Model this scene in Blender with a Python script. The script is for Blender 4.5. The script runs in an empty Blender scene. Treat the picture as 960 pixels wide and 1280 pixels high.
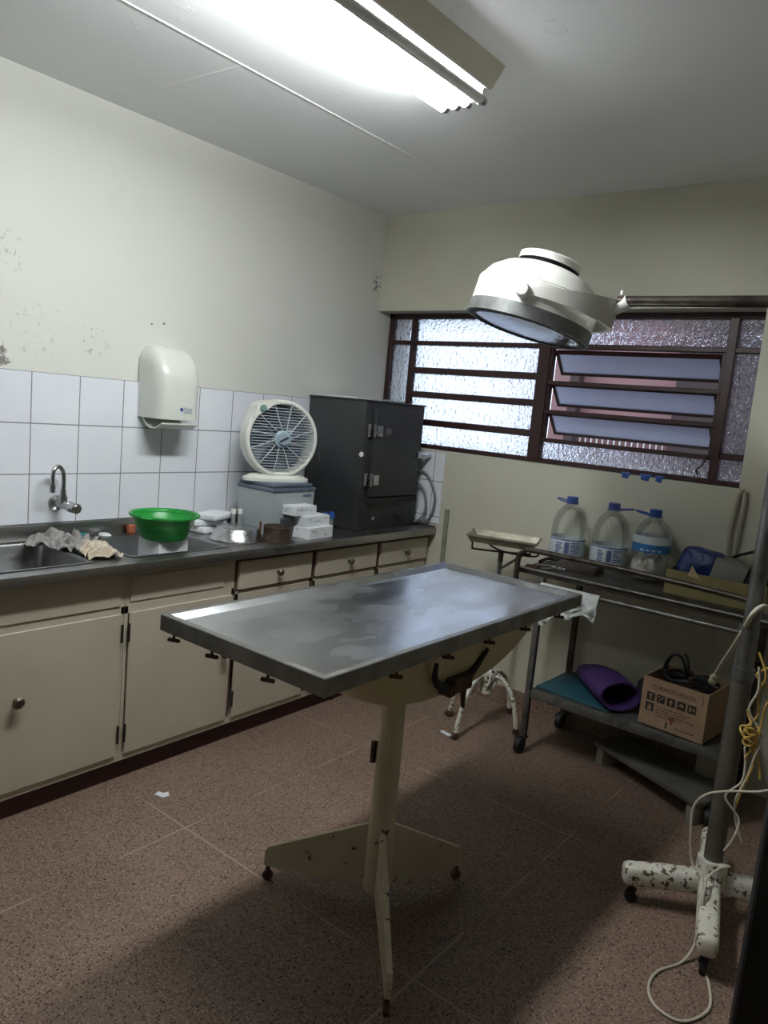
import bpy, bmesh, math, random
from mathutils import Vector, Matrix, noise as mnoise
random.seed(7)
scene = bpy.context.scene
COL = scene.collection
PI = math.pi
V = Vector

# ------------------------------------------------------------------ materials
def new_mat(name):
    m = bpy.data.materials.new(name); m.use_nodes = True
    nt = m.node_tree; nt.nodes.clear()
    out = nt.nodes.new('ShaderNodeOutputMaterial')
    return m, nt, out

def N(nt, t, **kw):
    n = nt.nodes.new(t)
    for k, v in kw.items():
        if k.startswith('_'): setattr(n, k[1:], v)
        else: n.inputs[k.replace('__', ' ')].default_value = v
    return n

def c4(c): return (c[0], c[1], c[2], 1.0)

def mixc(nt, fac, a, b, blend='MIX'):
    n = nt.nodes.new('ShaderNodeMix'); n.data_type = 'RGBA'; n.blend_type = blend
    for sock, v in ((n.inputs[0], fac), (n.inputs[6], a), (n.inputs[7], b)):
        if isinstance(v, (int, float)): sock.default_value = v
        elif isinstance(v, (tuple, list)): sock.default_value = c4(v)
        else: nt.links.new(v, sock)
    return n.outputs[2]

def ramp(nt, val, p0, p1, v0=0.0, v1=1.0):
    n = nt.nodes.new('ShaderNodeMapRange'); n.clamp = True
    nt.links.new(val, n.inputs[0])
    n.inputs[1].default_value = p0; n.inputs[2].default_value = p1
    n.inputs[3].default_value = v0; n.inputs[4].default_value = v1
    return n.outputs[0]

def math_(nt, op, a, b=None):
    n = nt.nodes.new('ShaderNodeMath'); n.operation = op
    for i, v in enumerate((a, b)):
        if v is None: continue
        if isinstance(v, (int, float)): n.inputs[i].default_value = v
        else: nt.links.new(v, n.inputs[i])
    return n.outputs[0]

def objco(nt, scale=None):
    tc = nt.nodes.new('ShaderNodeTexCoord')
    if scale is None: return tc.outputs['Object']
    mp = nt.nodes.new('ShaderNodeMapping'); mp.inputs['Scale'].default_value = scale
    nt.links.new(tc.outputs['Object'], mp.inputs['Vector'])
    return mp.outputs[0]

def noise(nt, co, scale, detail=4, rough=.55):
    n = nt.nodes.new('ShaderNodeTexNoise')
    n.inputs['Scale'].default_value = scale; n.inputs['Detail'].default_value = detail
    n.inputs['Roughness'].default_value = rough
    nt.links.new(co, n.inputs['Vector'])
    return n.outputs[0]

def bsdf(nt, out, col, rough, metal=0.0, **kw):
    b = nt.nodes.new('ShaderNodeBsdfPrincipled')
    for key, v in (('Base Color', col), ('Roughness', rough), ('Metallic', metal)):
        if isinstance(v, (int, float)): b.inputs[key].default_value = v
        elif isinstance(v, (tuple, list)): b.inputs[key].default_value = c4(v)
        else: nt.links.new(v, b.inputs[key])
    for k, v in kw.items(): b.inputs[k.replace('__', ' ')].default_value = v
    nt.links.new(b.outputs[0], out.inputs[0])
    return b

def bump(nt, b, h, strength=.3, dist=.01):
    n = nt.nodes.new('ShaderNodeBump'); n.inputs['Strength'].default_value = strength
    n.inputs['Distance'].default_value = dist
    nt.links.new(h, n.inputs['Height']); nt.links.new(n.outputs[0], b.inputs['Normal'])

def M(name, col, rough=.5, metal=0., col2=None, scale=10., lo=.4, hi=.65, spots=None, rough2=None, bmp=None, stretch=None, **kw):
    """noise-mottled surface; spots=(colour, scale, threshold) adds chips and stains"""
    m, nt, out = new_mat(name)
    co = objco(nt, stretch)
    n1 = noise(nt, co, scale)
    f = ramp(nt, n1, lo, hi)
    c2 = col2 if col2 else tuple(x * .88 for x in col)
    c = mixc(nt, f, col, c2)
    if spots:
        n2 = noise(nt, objco(nt), spots[1], 5, .65)
        c = mixc(nt, ramp(nt, n2, spots[2], spots[2] + .03), c, spots[0])
    r = rough if rough2 is None else ramp(nt, n1, lo, hi, rough, rough2)
    b = bsdf(nt, out, c, r, metal, **kw)
    if bmp: bump(nt, b, noise(nt, co, bmp[0], 5), bmp[1], bmp[2] if len(bmp) > 2 else .01)
    return m

def line_mask(nt, axis_out, pos, half):
    d = math_(nt, 'ABSOLUTE', math_(nt, 'SUBTRACT', axis_out, pos))
    return math_(nt, 'LESS_THAN', d, half)

# walls: cream oil paint, damp stains and pinholes
def wall_mat(name, col, col2, dirt=.6, stains=()):
    m, nt, out = new_mat(name); co = objco(nt)
    c = mixc(nt, ramp(nt, noise(nt, co, 1.3, 5), .38, .68), col, col2)
    specks = ramp(nt, noise(nt, co, 55, 3, .7), .715, .76)
    region = ramp(nt, noise(nt, co, 2.1, 3), .52, .66)
    c = mixc(nt, math_(nt, 'MULTIPLY', math_(nt, 'MULTIPLY', specks, region), dirt), c, (.16, .15, .13))
    for (px_, py_, pz_), rad, th, cov in stains:
        d = nt.nodes.new('ShaderNodeVectorMath'); d.operation = 'DISTANCE'; nt.links.new(co, d.inputs[0]); d.inputs[1].default_value = (px_, py_, pz_)
        near = ramp(nt, d.outputs['Value'], rad * .3, rad, 1, 0)
        k = ramp(nt, math_(nt, 'ADD', noise(nt, co, 38, 5, .75), math_(nt, 'MULTIPLY', near, .22)), th, th + .06)
        c = mixc(nt, math_(nt, 'MULTIPLY', math_(nt, 'MULTIPLY', k, ramp(nt, near, 0, .15)), cov), c, (.14, .135, .12))
    b = bsdf(nt, out, c, .55)
    bump(nt, b, noise(nt, co, 14, 6), .12, .01)
    return m
mt = {}
mt['wall'] = wall_mat('cream_wall_paint', (.70, .70, .645), (.655, .655, .595), .6, (((0, -2.20, 1.575), .07, .60, .9), ((0, -2.19, 1.96), .22, .775, .42), ((0, -2.05, 1.70), .28, .79, .35), ((0, -1.80, 1.68), .2, .79, .5), ((0, -1.538, 1.791), .007, .5, .9), ((0, -1.477, 1.80), .007, .5, .9), ((0, -.03, 2.23), .1, .70, .9)))
mt['wallfar'] = wall_mat('darkened_unseen_wall', (.34, .34, .29), (.30, .30, .25))  # unseen right and front walls, toned dark to cut bounced light
mt['wallb'] = wall_mat('cream_rear_wall_paint', (.60, .585, .485), (.54, .52, .42), .5)

def ceiling_mat():
    m, nt, out = new_mat('ceiling_paint'); co = objco(nt)
    sx = nt.nodes.new('ShaderNodeSeparateXYZ'); nt.links.new(co, sx.inputs[0])
    wob = noise(nt, co, 2.0, 2)
    xx = math_(nt, 'ADD', sx.outputs[0], math_(nt, 'MULTIPLY', wob, .03))
    yy = math_(nt, 'ADD', sx.outputs[1], math_(nt, 'MULTIPLY', wob, .03))
    l1 = math_(nt, 'MULTIPLY', line_mask(nt, xx, .765, .007), math_(nt, 'LESS_THAN', sx.outputs[1], -.75))
    l2 = math_(nt, 'MULTIPLY', line_mask(nt, yy, -1.765, .009),
               math_(nt, 'MULTIPLY', math_(nt, 'LESS_THAN', sx.outputs[0], .745), math_(nt, 'GREATER_THAN', sx.outputs[0], .33)))
    l = math_(nt, 'MAXIMUM', l1, l2)
    blot = ramp(nt, noise(nt, co, 7.5, 6, .7), .63, .68)
    c = mixc(nt, ramp(nt, noise(nt, co, 1.5), .4, .65), (.90, .91, .925), (.86, .87, .885))
    c = mixc(nt, l, c, (.88, .88, .87))
    b = bsdf(nt, out, c, .6)
    bump(nt, b, math_(nt, 'ADD', l, math_(nt, 'MULTIPLY', blot, .30)), .8, .010)
    return m
mt['ceil'] = ceiling_mat()

def floor_mat():
    m, nt, out = new_mat('brown_terrazzo'); co = objco(nt)
    sx = nt.nodes.new('ShaderNodeSeparateXYZ'); nt.links.new(co, sx.inputs[0])
    c = mixc(nt, ramp(nt, noise(nt, co, 2.2, 5), .35, .7), (.205, .137, .102), (.16, .104, .076))
    c = mixc(nt, ramp(nt, noise(nt, co, 120, 3, .7), .5, .68, 0, .65), c, (.40, .30, .23))
    for sc, th, colr, var in ((120, .24, (.075, .048, .038), .45), (70, .15, (.04, .026, .02), .62), (130, .2, (.36, .28, .22), .7), (40, .10, (.03, .02, .016), .72), (55, .10, (.40, .31, .25), .84)):
        vo = nt.nodes.new('ShaderNodeTexVoronoi'); vo.inputs['Scale'].default_value = sc
        nt.links.new(co, vo.inputs['Vector'])
        sp = nt.nodes.new('ShaderNodeSeparateColor'); nt.links.new(vo.outputs['Color'], sp.inputs[0])
        mk = math_(nt, 'MULTIPLY', math_(nt, 'LESS_THAN', vo.outputs['Distance'], th * 1.5), math_(nt, 'GREATER_THAN', sp.outputs[0], var))
        c = mixc(nt, mk, c, colr)
    def grid(a, o):
        s = math_(nt, 'FRACT', math_(nt, 'ADD', a, 50 - o + .5))
        return line_mask(nt, s, .5, .0035)
    j = math_(nt, 'MAXIMUM', grid(sx.outputs[0], .93), grid(sx.outputs[1], -.94))
    gap = ramp(nt, noise(nt, co, 3.2, 2), .42, .52)
    c = mixc(nt, math_(nt, 'MULTIPLY', j, gap), c, (.33, .245, .19))
    dirt = ramp(nt, noise(nt, co, 9, 6, .7), .64, .72, 0, .55)
    c = mixc(nt, dirt, c, (.10, .065, .05))
    b = bsdf(nt, out, c, .5)
    b.inputs['Specular IOR Level'].default_value = .3
    return m
mt['floor'] = floor_mat()

def tile_mat(name, axis, off, z0):
    m, nt, out = new_mat(name); co = objco(nt)
    sx = nt.nodes.new('ShaderNodeSeparateXYZ'); nt.links.new(co, sx.inputs[0])
    def g(a, o):
        s = math_(nt, 'FRACT', math_(nt, 'ADD', math_(nt, 'DIVIDE', math_(nt, 'SUBTRACT', a, o), .2), 50.5))
        return line_mask(nt, s, .5, .011)
    ga = g(sx.outputs[axis], off); gz = g(sx.outputs[2], z0)
    gr = math_(nt, 'MAXIMUM', ga, gz)
    c = mixc(nt, ramp(nt, noise(nt, co, 3), .4, .7), (.80, .82, .87), (.75, .77, .83))
    c = mixc(nt, gr, c, (.21, .21, .23))
    b = bsdf(nt, out, c, ramp(nt, gr, 0, 1, .22, .8))
    bump(nt, b, math_(nt, 'SUBTRACT', 1.0, gr), .4, .002)
    return m
mt['tile_l'] = tile_mat('white_wall_tile', 1, -2.066, 1.538)
mt['tile_b'] = tile_mat('white_rear_tile', 0, .50, 1.138)

mt['cab'] = M('cream_cabinet_paint', (.53, .475, .375), .45, col2=(.48, .43, .335), scale=3, spots=((.16, .12, .09), 26, .745))
mt['cabin'] = M('dark_cabinet_gap', (.11, .06, .045), .7)
mt['kick'] = M('maroon_kickboard', (.055, .012, .012), .5, col2=(.035, .008, .008))
mt['knob'] = M('aged_brass', (.16, .13, .09), .4, .7, spots=((.06, .05, .04), 40, .55))
mt['hinge'] = M('dark_hinge_metal', (.05, .04, .035), .5, .6)
mt['steel'] = M('worn_steel_counter', (.42, .415, .405), .27, 1.0, col2=(.30, .295, .285), scale=7, rough2=.42, stretch=(1, .3, 1))
mt['steel_in'] = M('sink_steel', (.42, .42, .43), .33, 1.0, col2=(.32, .32, .33), scale=5, rough2=.45)
def table_mat():
    m, nt, out = new_mat('wet_table_steel')
    co = objco(nt); co2 = objco(nt, (1.6, .8, 1))
    n1 = noise(nt, co2, 4.2, 6, .6)
    f = ramp(nt, n1, .42, .62)
    c = mixc(nt, f, (.58, .59, .60), (.52, .53, .545))
    b = bsdf(nt, out, c, ramp(nt, noise(nt, co2, 4.0, 2, .5), .36, .64, .19, .34), 1.0)
    h = math_(nt, 'ADD', math_(nt, 'MULTIPLY', noise(nt, co2, 3.2, 2), 1.0), math_(nt, 'MULTIPLY', noise(nt, co, 16, 2), .10))
    bump(nt, b, h, .12, .02)
    return m
mt['table'] = table_mat()
mt['rim'] = M('brushed_rim_steel', (.30, .295, .28), .32, 1.0, col2=(.22, .215, .20), scale=12, rough2=.5)
mt['cream'] = M('chipped_cream_enamel', (.60, .54, .33), .4, col2=(.55, .49, .29), scale=3)
mt['creamchip'] = M('chipped_cream_leg_enamel', (.62, .56, .41), .45, col2=(.52, .45, .32), scale=5, spots=((.10, .06, .035), 22, .63))
mt['white_chip'] = M('chipped_white_enamel', (.74, .72, .64), .45, col2=(.62, .59, .5), scale=9, spots=((.10, .055, .03), 45, .555))
mt['lampw'] = M('white_lamp_enamel', (.84, .835, .79), .3, col2=(.80, .79, .73), scale=4)
mt['lampband'] = M('grey_cast_band', (.22, .225, .225), .5, .6, col2=(.15, .155, .155), scale=20)
mt['black'] = M('black_rubber', (.012, .012, .012), .6)
mt['iron'] = M('rusty_iron', (.055, .035, .025), .6, .4, col2=(.12, .05, .03), scale=25)
mt['pole'] = M('dull_pole_steel', (.20, .20, .20), .4, .85, col2=(.12, .115, .11), scale=16)
mt['poledark'] = M('painted_dark_pole', (.13, .12, .10), .5, .3, col2=(.09, .08, .065), scale=8)
mt['troll'] = M('stained_trolley_metal', (.115, .10, .09), .45, .6, col2=(.075, .062, .055), scale=9, rough2=.65)
mt['trollpipe'] = M('grey_trolley_pipe', (.20, .20, .185), .45, .7, col2=(.12, .115, .105), scale=22)
mt['trollrail'] = M('dark_trolley_rail', (.10, .085, .07), .4, .7, col2=(.05, .04, .035), scale=20)
mt['chrome'] = M('worn_chrome', (.55, .55, .56), .18, 1.0, col2=(.40, .40, .41), scale=18, rough2=.32)
mt['frame'] = M('maroon_window_frame', (.040, .013, .012), .45, col2=(.028, .009, .008), scale=12, spots=((.12, .075, .05), 40, .70))
mt['dispenser'] = M('ivory_plastic', (.68, .70, .64), .28, col2=(.64, .655, .60), scale=4)
mt['green'] = M('green_plastic', (.012, .27, .035), .35, col2=(.009, .21, .027), scale=5)
mt['white'] = M('white_card', (.74, .76, .78), .6, col2=(.68, .70, .72), scale=9)
mt['whitep'] = M('white_plastic', (.76, .76, .70), .3, col2=(.72, .72, .65), scale=5)
mt['rag_g'] = M('grey_rag', (.30, .285, .27), .95, col2=(.20, .185, .18), scale=30, bmp=(120, .5, .004))
mt['rag_c'] = M('cream_rag', (.52, .46, .36), .95, col2=(.40, .33, .25), scale=26, bmp=(120, .5, .004))
mt['cloth'] = M('white_cloth', (.72, .75, .74), .9, col2=(.63, .66, .65), scale=18, bmp=(90, .4, .004))
mt['locker'] = M('charcoal_enamel', (.030, .031, .033), .42, col2=(.024, .025, .027), scale=6)
mt['lockerlid'] = M('dusty_locker_top', (.10, .10, .10), .7)
mt['cgrey'] = M('pale_grey_plastic', (.36, .40, .40), .4, col2=(.33, .37, .37), scale=5)
mt['clid'] = M('slate_plastic', (.10, .125, .17), .35, col2=(.085, .105, .145), scale=5)
mt['fanblade'] = M('blue_grey_blade', (.06, .085, .12), .3, col2=(.045, .065, .095), scale=6)
mt['fanwire'] = M('pale_blue_grille', (.55, .60, .64), .35)
mt['fandark'] = M('fan_inner_dark', (.03, .037, .05), .6)
mt['fanback'] = M('fan_back_grille', (.22, .26, .30), .6)
mt['fanhub'] = M('fan_hub_blue', (.33, .42, .49), .3)
mt['blue'] = M('blue_plastic', (.02, .10, .42), .4, col2=(.015, .07, .33), scale=20)
mt['bluecap'] = M('blue_cap', (.05, .085, .30), .35)
mt['bluebag'] = M('navy_blue_bag', (.018, .035, .16), .35, col2=(.012, .025, .11), scale=14, bmp=(16, .6, .02))
mt['khaki'] = M('khaki_card', (.25, .205, .085), .6, col2=(.205, .165, .065), scale=8)
mt['greycard'] = M('grey_card_flap', (.22, .215, .19), .7)
mt['tan'] = M('tan_card', (.44, .34, .19), .75)
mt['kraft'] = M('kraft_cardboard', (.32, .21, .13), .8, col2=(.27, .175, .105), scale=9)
mt['ink'] = M('black_print', (.018, .014, .012), .7)
mt['inkred'] = M('red_print', (.18, .04, .03), .7)
mt['inkblue'] = M('blue_print', (.03, .07, .30), .6)
mt['inkgrey'] = M('grey_print', (.30, .32, .34), .6)
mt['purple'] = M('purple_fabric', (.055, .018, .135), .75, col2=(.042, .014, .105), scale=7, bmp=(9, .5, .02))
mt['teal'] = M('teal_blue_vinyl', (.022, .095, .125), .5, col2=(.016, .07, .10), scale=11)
mt['plank'] = M('grey_painted_board', (.12, .115, .095), .65, col2=(.085, .08, .065), scale=7, spots=((.22, .22, .20), 5, .66))
mt['plank2'] = M('pale_painted_block', (.26, .245, .20), .7)
mt['cablew'] = M('white_cable', (.60, .56, .46), .5, col2=(.52, .48, .38), scale=14)
mt['cabley'] = M('yellow_string', (.50, .32, .07), .6, col2=(.40, .25, .05), scale=30)
mt['cableb'] = M('black_cable', (.010, .010, .012), .45)
mt['cableg'] = M('grey_hose', (.20, .22, .25), .4)
mt['conduit'] = M('cream_conduit', (.46, .44, .34), .5)
mt['strip'] = M('weathered_strip', (.25, .25, .19), .65, col2=(.17, .165, .12), scale=15)
mt['tin'] = M('rusty_tin', (.13, .10, .075), .45, .6, col2=(.08, .05, .035), scale=16)
mt['cotton'] = M('cotton_wool', (.72, .70, .64), .95, col2=(.36, .33, .28), scale=22, lo=.5, hi=.62, bmp=(70, .8, .006))
mt['leaf'] = M('black_door_paint', (.006, .006, .007), .55)
mt['foam'] = M('white_soap', (.75, .76, .74), .5)
mt['lens_inner'] = M('lamp_reflector', (.75, .77, .80), .18, 1.0)

def thin_glass(name, tint, mixf, rough=.05):
    m, nt, out = new_mat(name)
    t = nt.nodes.new('ShaderNodeBsdfTransparent'); t.inputs[0].default_value = c4(tint)
    g = nt.nodes.new('ShaderNodeBsdfGlossy'); g.inputs['Roughness'].default_value = rough
    d = nt.nodes.new('ShaderNodeBsdfDiffuse'); d.inputs[0].default_value = (.75, .78, .76, 1)
    lw = nt.nodes.new('ShaderNodeLayerWeight'); lw.inputs[0].default_value = .35
    mx0 = nt.nodes.new('ShaderNodeMixShader'); mx0.inputs[0].default_value = mixf
    nt.links.new(t.outputs[0], mx0.inputs[1]); nt.links.new(d.outputs[0], mx0.inputs[2])
    mx = nt.nodes.new('ShaderNodeMixShader')
    nt.links.new(ramp(nt, lw.outputs['Fresnel'], 0, 1, .02, .5), mx.inputs[0])
    nt.links.new(mx0.outputs[0], mx.inputs[1]); nt.links.new(g.outputs[0], mx.inputs[2])
    n = noise(nt, objco(nt), 30, 3)
    bp = nt.nodes.new('ShaderNodeBump'); bp.inputs['Strength'].default_value = .25; bp.inputs['Distance'].default_value = .01
    nt.links.new(n, bp.inputs['Height']); nt.links.new(bp.outputs[0], g.inputs['Normal'])
    nt.links.new(mx.outputs[0], out.inputs[0])
    return m
mt['pet'] = thin_glass('clear_bottle_plastic', (.97, .985, .98), .05)
mt['lens'] = thin_glass('lamp_lens_glass', (.80, .84, .90), .10)
mt['tubeglass'] = thin_glass('clear_tube_plastic', (.9, .93, .95), .25)

def pane_mat(name, bscale, strength, rough, tint=(.92, .95, 1.0), milk=.03):
    m, nt, out = new_mat(name); co = objco(nt)
    r = nt.nodes.new('ShaderNodeBsdfRefraction'); r.inputs['Roughness'].default_value = rough
    r.inputs['IOR'].default_value = 1.35; r.inputs[0].default_value = c4(tint)
    g = nt.nodes.new('ShaderNodeBsdfGlossy'); g.inputs['Roughness'].default_value = .08
    vo = nt.nodes.new('ShaderNodeTexVoronoi'); vo.inputs['Scale'].default_value = bscale; vo.feature = 'SMOOTH_F1'
    mp = nt.nodes.new('ShaderNodeMapping'); mp.inputs['Scale'].default_value = (1, 1, .75)
    nt.links.new(co, mp.inputs['Vector'])
    nt.links.new(mp.outputs[0], vo.inputs['Vector'])
    h = math_(nt, 'ADD', math_(nt, 'MULTIPLY', vo.outputs['Distance'], .6), noise(nt, co, bscale * .9, 2))
    bp = nt.nodes.new('ShaderNodeBump'); bp.inputs['Strength'].default_value = strength; bp.inputs['Distance'].default_value = .02
    nt.links.new(h, bp.inputs['Height'])
    for s in (r, g): nt.links.new(bp.outputs[0], s.inputs['Normal'])
    mx = nt.nodes.new('ShaderNodeMixShader'); mx.inputs[0].default_value = .10
    tr_ = nt.nodes.new('ShaderNodeBsdfTranslucent'); tr_.inputs[0].default_value = c4(tint)
    m0 = nt.nodes.new('ShaderNodeMixShader'); m0.inputs[0].default_value = milk
    nt.links.new(r.outputs[0], m0.inputs[1]); nt.links.new(tr_.outputs[0], m0.inputs[2])
    nt.links.new(m0.outputs[0], mx.inputs[1]); nt.links.new(g.outputs[0], mx.inputs[2])
    nt.links.new(mx.outputs[0], out.inputs[0])
    return m
mt['pane'] = pane_mat('obscured_glass', 52, .8, .12)
mt['panel'] = pane_mat('frosted_louvre_glass', 60, .3, .4, (.60, .62, .70), .42)

def emit(name, col, s):
    m, nt, out = new_mat(name)
    e = nt.nodes.new('ShaderNodeEmission'); e.inputs[0].default_value = c4(col); e.inputs[1].default_value = s
    nt.links.new(e.outputs[0], out.inputs[0])
    return m
TUBE = 62.0
mt['lit'] = emit('lit_fluorescent', (.955, 1.0, 1.0), TUBE)
mt['unlit'] = M('unlit_tube_glass', (.62, .64, .60), .3)
mt['fixture'] = M('ivory_fixture_enamel', (.66, .61, .51), .4, col2=(.62, .57, .47), scale=4)
mt['reflector'] = M('white_reflector', (.82, .82, .80), .35)
def brick_mat():
    m, nt, out = new_mat('pink_outside_brick')
    br = nt.nodes.new('ShaderNodeTexBrick'); br.inputs['Scale'].default_value = 5
    br.inputs['Color1'].default_value = (.33, .115, .13, 1); br.inputs['Color2'].default_value = (.38, .14, .155, 1)
    br.inputs['Mortar'].default_value = (.27, .15, .15, 1)
    nt.links.new(objco(nt), br.inputs['Vector'])
    bsdf(nt, out, br.outputs[0], .8)
    return m
mt['brick'] = brick_mat()
mt['outdark'] = M('dark_timber_and_slab', (.05, .03, .03), .7)
mt['outwhite'] = M('outside_white_paint', (.8, .8, .8), .7)
mt['outgrey'] = M('outside_grey_render', (.20, .19, .20), .8)

# ------------------------------------------------------------------ geometry helpers
def frame_of(d):
    d = V(d).normalized()
    a = V((0, 0, 1)) if abs(d.z) < .95 else V((1, 0, 0))
    x = a.cross(d).normalized(); y = d.cross(x)
    return x, y, d

def catmull(pts, n=6):
    P = [V(p) for p in pts]
    if len(P) < 3: return P
    out = []
    for i in range(len(P) - 1):
        p0 = P[max(i - 1, 0)]; p1 = P[i]; p2 = P[i + 1]; p3 = P[min(i + 2, len(P) - 1)]
        for k in range(n):
            t = k / n
            out.append(.5 * ((2 * p1) + (p2 - p0) * t + (2 * p0 - 5 * p1 + 4 * p2 - p3) * t * t + (3 * p1 - p0 - 3 * p2 + p3) * t ** 3))
    out.append(P[-1])
    return out

class MB:
    def __init__(s, off=(0, 0, 0)):
        s.bm = bmesh.new(); s.off = V(off); s.mats = []; s.cur = 0
    def use(s, m):
        if m not in s.mats: s.mats.append(m)
        s.cur = s.mats.index(m); return s
    def v(s, p): return s.bm.verts.new(V(p) - s.off)
    def f(s, vs):
        try:
            fc = s.bm.faces.new(vs); fc.material_index = s.cur; return fc
        except ValueError: return None
    def obox(s, c, size, rot=None, bev=0., seg=2):
        R = rot if rot is not None else Matrix.Identity(3)
        c = V(c); vs = []
        for sx in (-.5, .5):
            for sy in (-.5, .5):
                for sz in (-.5, .5):
                    vs.append(s.v(c + R @ V((sx * size[0], sy * size[1], sz * size[2]))))
        fs = [s.f([vs[i] for i in q]) for q in ((0, 1, 3, 2), (4, 6, 7, 5), (0, 4, 5, 1), (2, 3, 7, 6), (0, 2, 6, 4), (1, 5, 7, 3))]
        if bev > 0:
            es = list({e for f in fs for e in f.edges})
            r = bmesh.ops.bevel(s.bm, geom=es, offset=bev, segments=seg, affect='EDGES', profile=.5)
            for f in r['faces']: f.material_index = s.cur
        return s
    def box(s, x0, x1, y0, y1, z0, z1, bev=0., seg=2):
        return s.obox(((x0 + x1) / 2, (y0 + y1) / 2, (z0 + z1) / 2), (abs(x1 - x0), abs(y1 - y0), abs(z1 - z0)), None, bev, seg)
    def ring(s, c, x, y, r, seg, ry=None):
        ry = r if ry is None else ry
        return [s.v(V(c) + x * (r * math.cos(2 * PI * i / seg)) + y * (ry * math.sin(2 * PI * i / seg))) for i in range(seg)]
    def skin(s, a, b):
        n = len(a)
        for i in range(n): s.f([a[i], a[(i + 1) % n], b[(i + 1) % n], b[i]])
    def cyl(s, p0, p1, r0, r1=None, seg=16, caps=True):
        r1 = r0 if r1 is None else r1
        x, y, d = frame_of(V(p1) - V(p0))
        a = s.ring(p0, x, y, r0, seg); b = s.ring(p1, x, y, r1, seg)
        s.skin(a, b)
        if caps: s.f(a[::-1]); s.f(b)
        return s
    def tube(s, pts, r, seg=8, sm=True, n=6, closed=False):
        P = catmull(pts, n) if sm else [V(p) for p in pts]
        Q = [P[0]]
        for p in P[1:]:
            if (p - Q[-1]).length > 1e-5: Q.append(p)
        P = Q; rings = []; x = None
        for i, p in enumerate(P):
            d = (P[min(i + 1, len(P) - 1)] - P[max(i - 1, 0)]).normalized()
            if x is None: x, y, _ = frame_of(d)
            else:
                x = (x - d * x.dot(d))
                x = x.normalized() if x.length > 1e-6 else frame_of(d)[0]
                y = d.cross(x)
            rr = r(i / (len(P) - 1)) if callable(r) else r
            rings.append(s.ring(p, x, y, rr, seg))
        for a, b in zip(rings, rings[1:]): s.skin(a, b)
        s.f(rings[0][::-1]); s.f(rings[-1])
        return s
    def lathe(s, prof, c=(0, 0, 0), axis=(0, 0, 1), seg=32, ry=1., close=False):
        x, y, d = frame_of(axis); c = V(c); rings = []
        for r, h in prof:
            if r < 1e-6: rings.append([s.v(c + d * h)])
            else: rings.append(s.ring(c + d * h, x, y, r, seg, r * ry))
        prs = list(zip(rings, rings[1:]))
        if close: prs.append((rings[-1], rings[0]))
        for a, b in prs:
            if len(a) == 1 and len(b) == 1: continue
            if len(a) == 1:
                for i in range(seg): s.f([a[0], b[(i + 1) % seg], b[i]])
            elif len(b) == 1:
                for i in range(seg): s.f([a[i], a[(i + 1) % seg], b[0]])
            else: s.skin(a, b)
        return s
    def prism(s, pts, vec):
        a = [s.v(p) for p in pts]; b = [s.v(V(p) + V(vec)) for p in pts]
        s.f(a[::-1]); s.f(b); s.skin(a, b)
        return s
    def loft(s, rings, caps=True):
        R = [[s.v(p) for p in r] for r in rings]
        for a, b in zip(R, R[1:]): s.skin(a, b)
        if caps: s.f(R[0][::-1]); s.f(R[-1])
        return s
    def sheet(s, fn, nu, nv, th=0.):
        g = [[s.v(fn(i / nu, j / nv)) for j in range(nv + 1)] for i in range(nu + 1)]
        for i in range(nu):
            for j in range(nv): s.f([g[i][j], g[i + 1][j], g[i + 1][j + 1], g[i][j + 1]])
        s.thick = th
        return s
    def build(s, name, mat=None, parent=None, smooth=40, loc=None):
        if not s.mats: s.mats = [mat]
        if getattr(s, 'thick', 0):
            bmesh.ops.recalc_face_normals(s.bm, faces=s.bm.faces)
            bmesh.ops.solidify(s.bm, geom=list(s.bm.faces), thickness=s.thick)
        bmesh.ops.recalc_face_normals(s.bm, faces=s.bm.faces)
        me = bpy.data.meshes.new(name); s.bm.to_mesh(me); s.bm.free()
        for m in s.mats: me.materials.append(m)
        if smooth:
            for p in me.polygons: p.use_smooth = True
            try: me.set_sharp_from_angle(angle=math.radians(smooth))
            except Exception: pass
        o = bpy.data.objects.new(name, me); COL.objects.link(o)
        if parent is not None: o.parent = parent
        elif loc is not None: o.location = loc
        return o

def thing(name, label, cat, loc=(0, 0, 0), rz=0., group=None):
    o = bpy.data.objects.new(name, None); COL.objects.link(o)
    o.empty_display_size = .05
    o.location = loc; o.rotation_euler = (0, 0, rz)
    return tag(o, label, cat, group)
def tag(o, label, cat, group=None):
    o['label'] = label; o['category'] = cat
    if group: o['group'] = group
    return o
def struct(o, label=None, cat=None):
    o['kind'] = 'structure'
    if label: o['label'] = label
    if cat: o['category'] = cat
    return o
def copy_thing(o, loc, label, rz=None):
    r = o.copy(); COL.objects.link(r); r.location = loc; r['label'] = label
    if rz is not None: r.rotation_euler = (0, 0, rz)
    for ch in list(o.children):
        c = ch.copy(); COL.objects.link(c); c.parent = r
        for g in list(ch.children):
            d = g.copy(); COL.objects.link(d); d.parent = c
    return r
def Rz(a): return Matrix.Rotation(a, 3, 'Z')
def Rx(a): return Matrix.Rotation(a, 3, 'X')
def Ry(a): return Matrix.Rotation(a, 3, 'Y')

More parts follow.
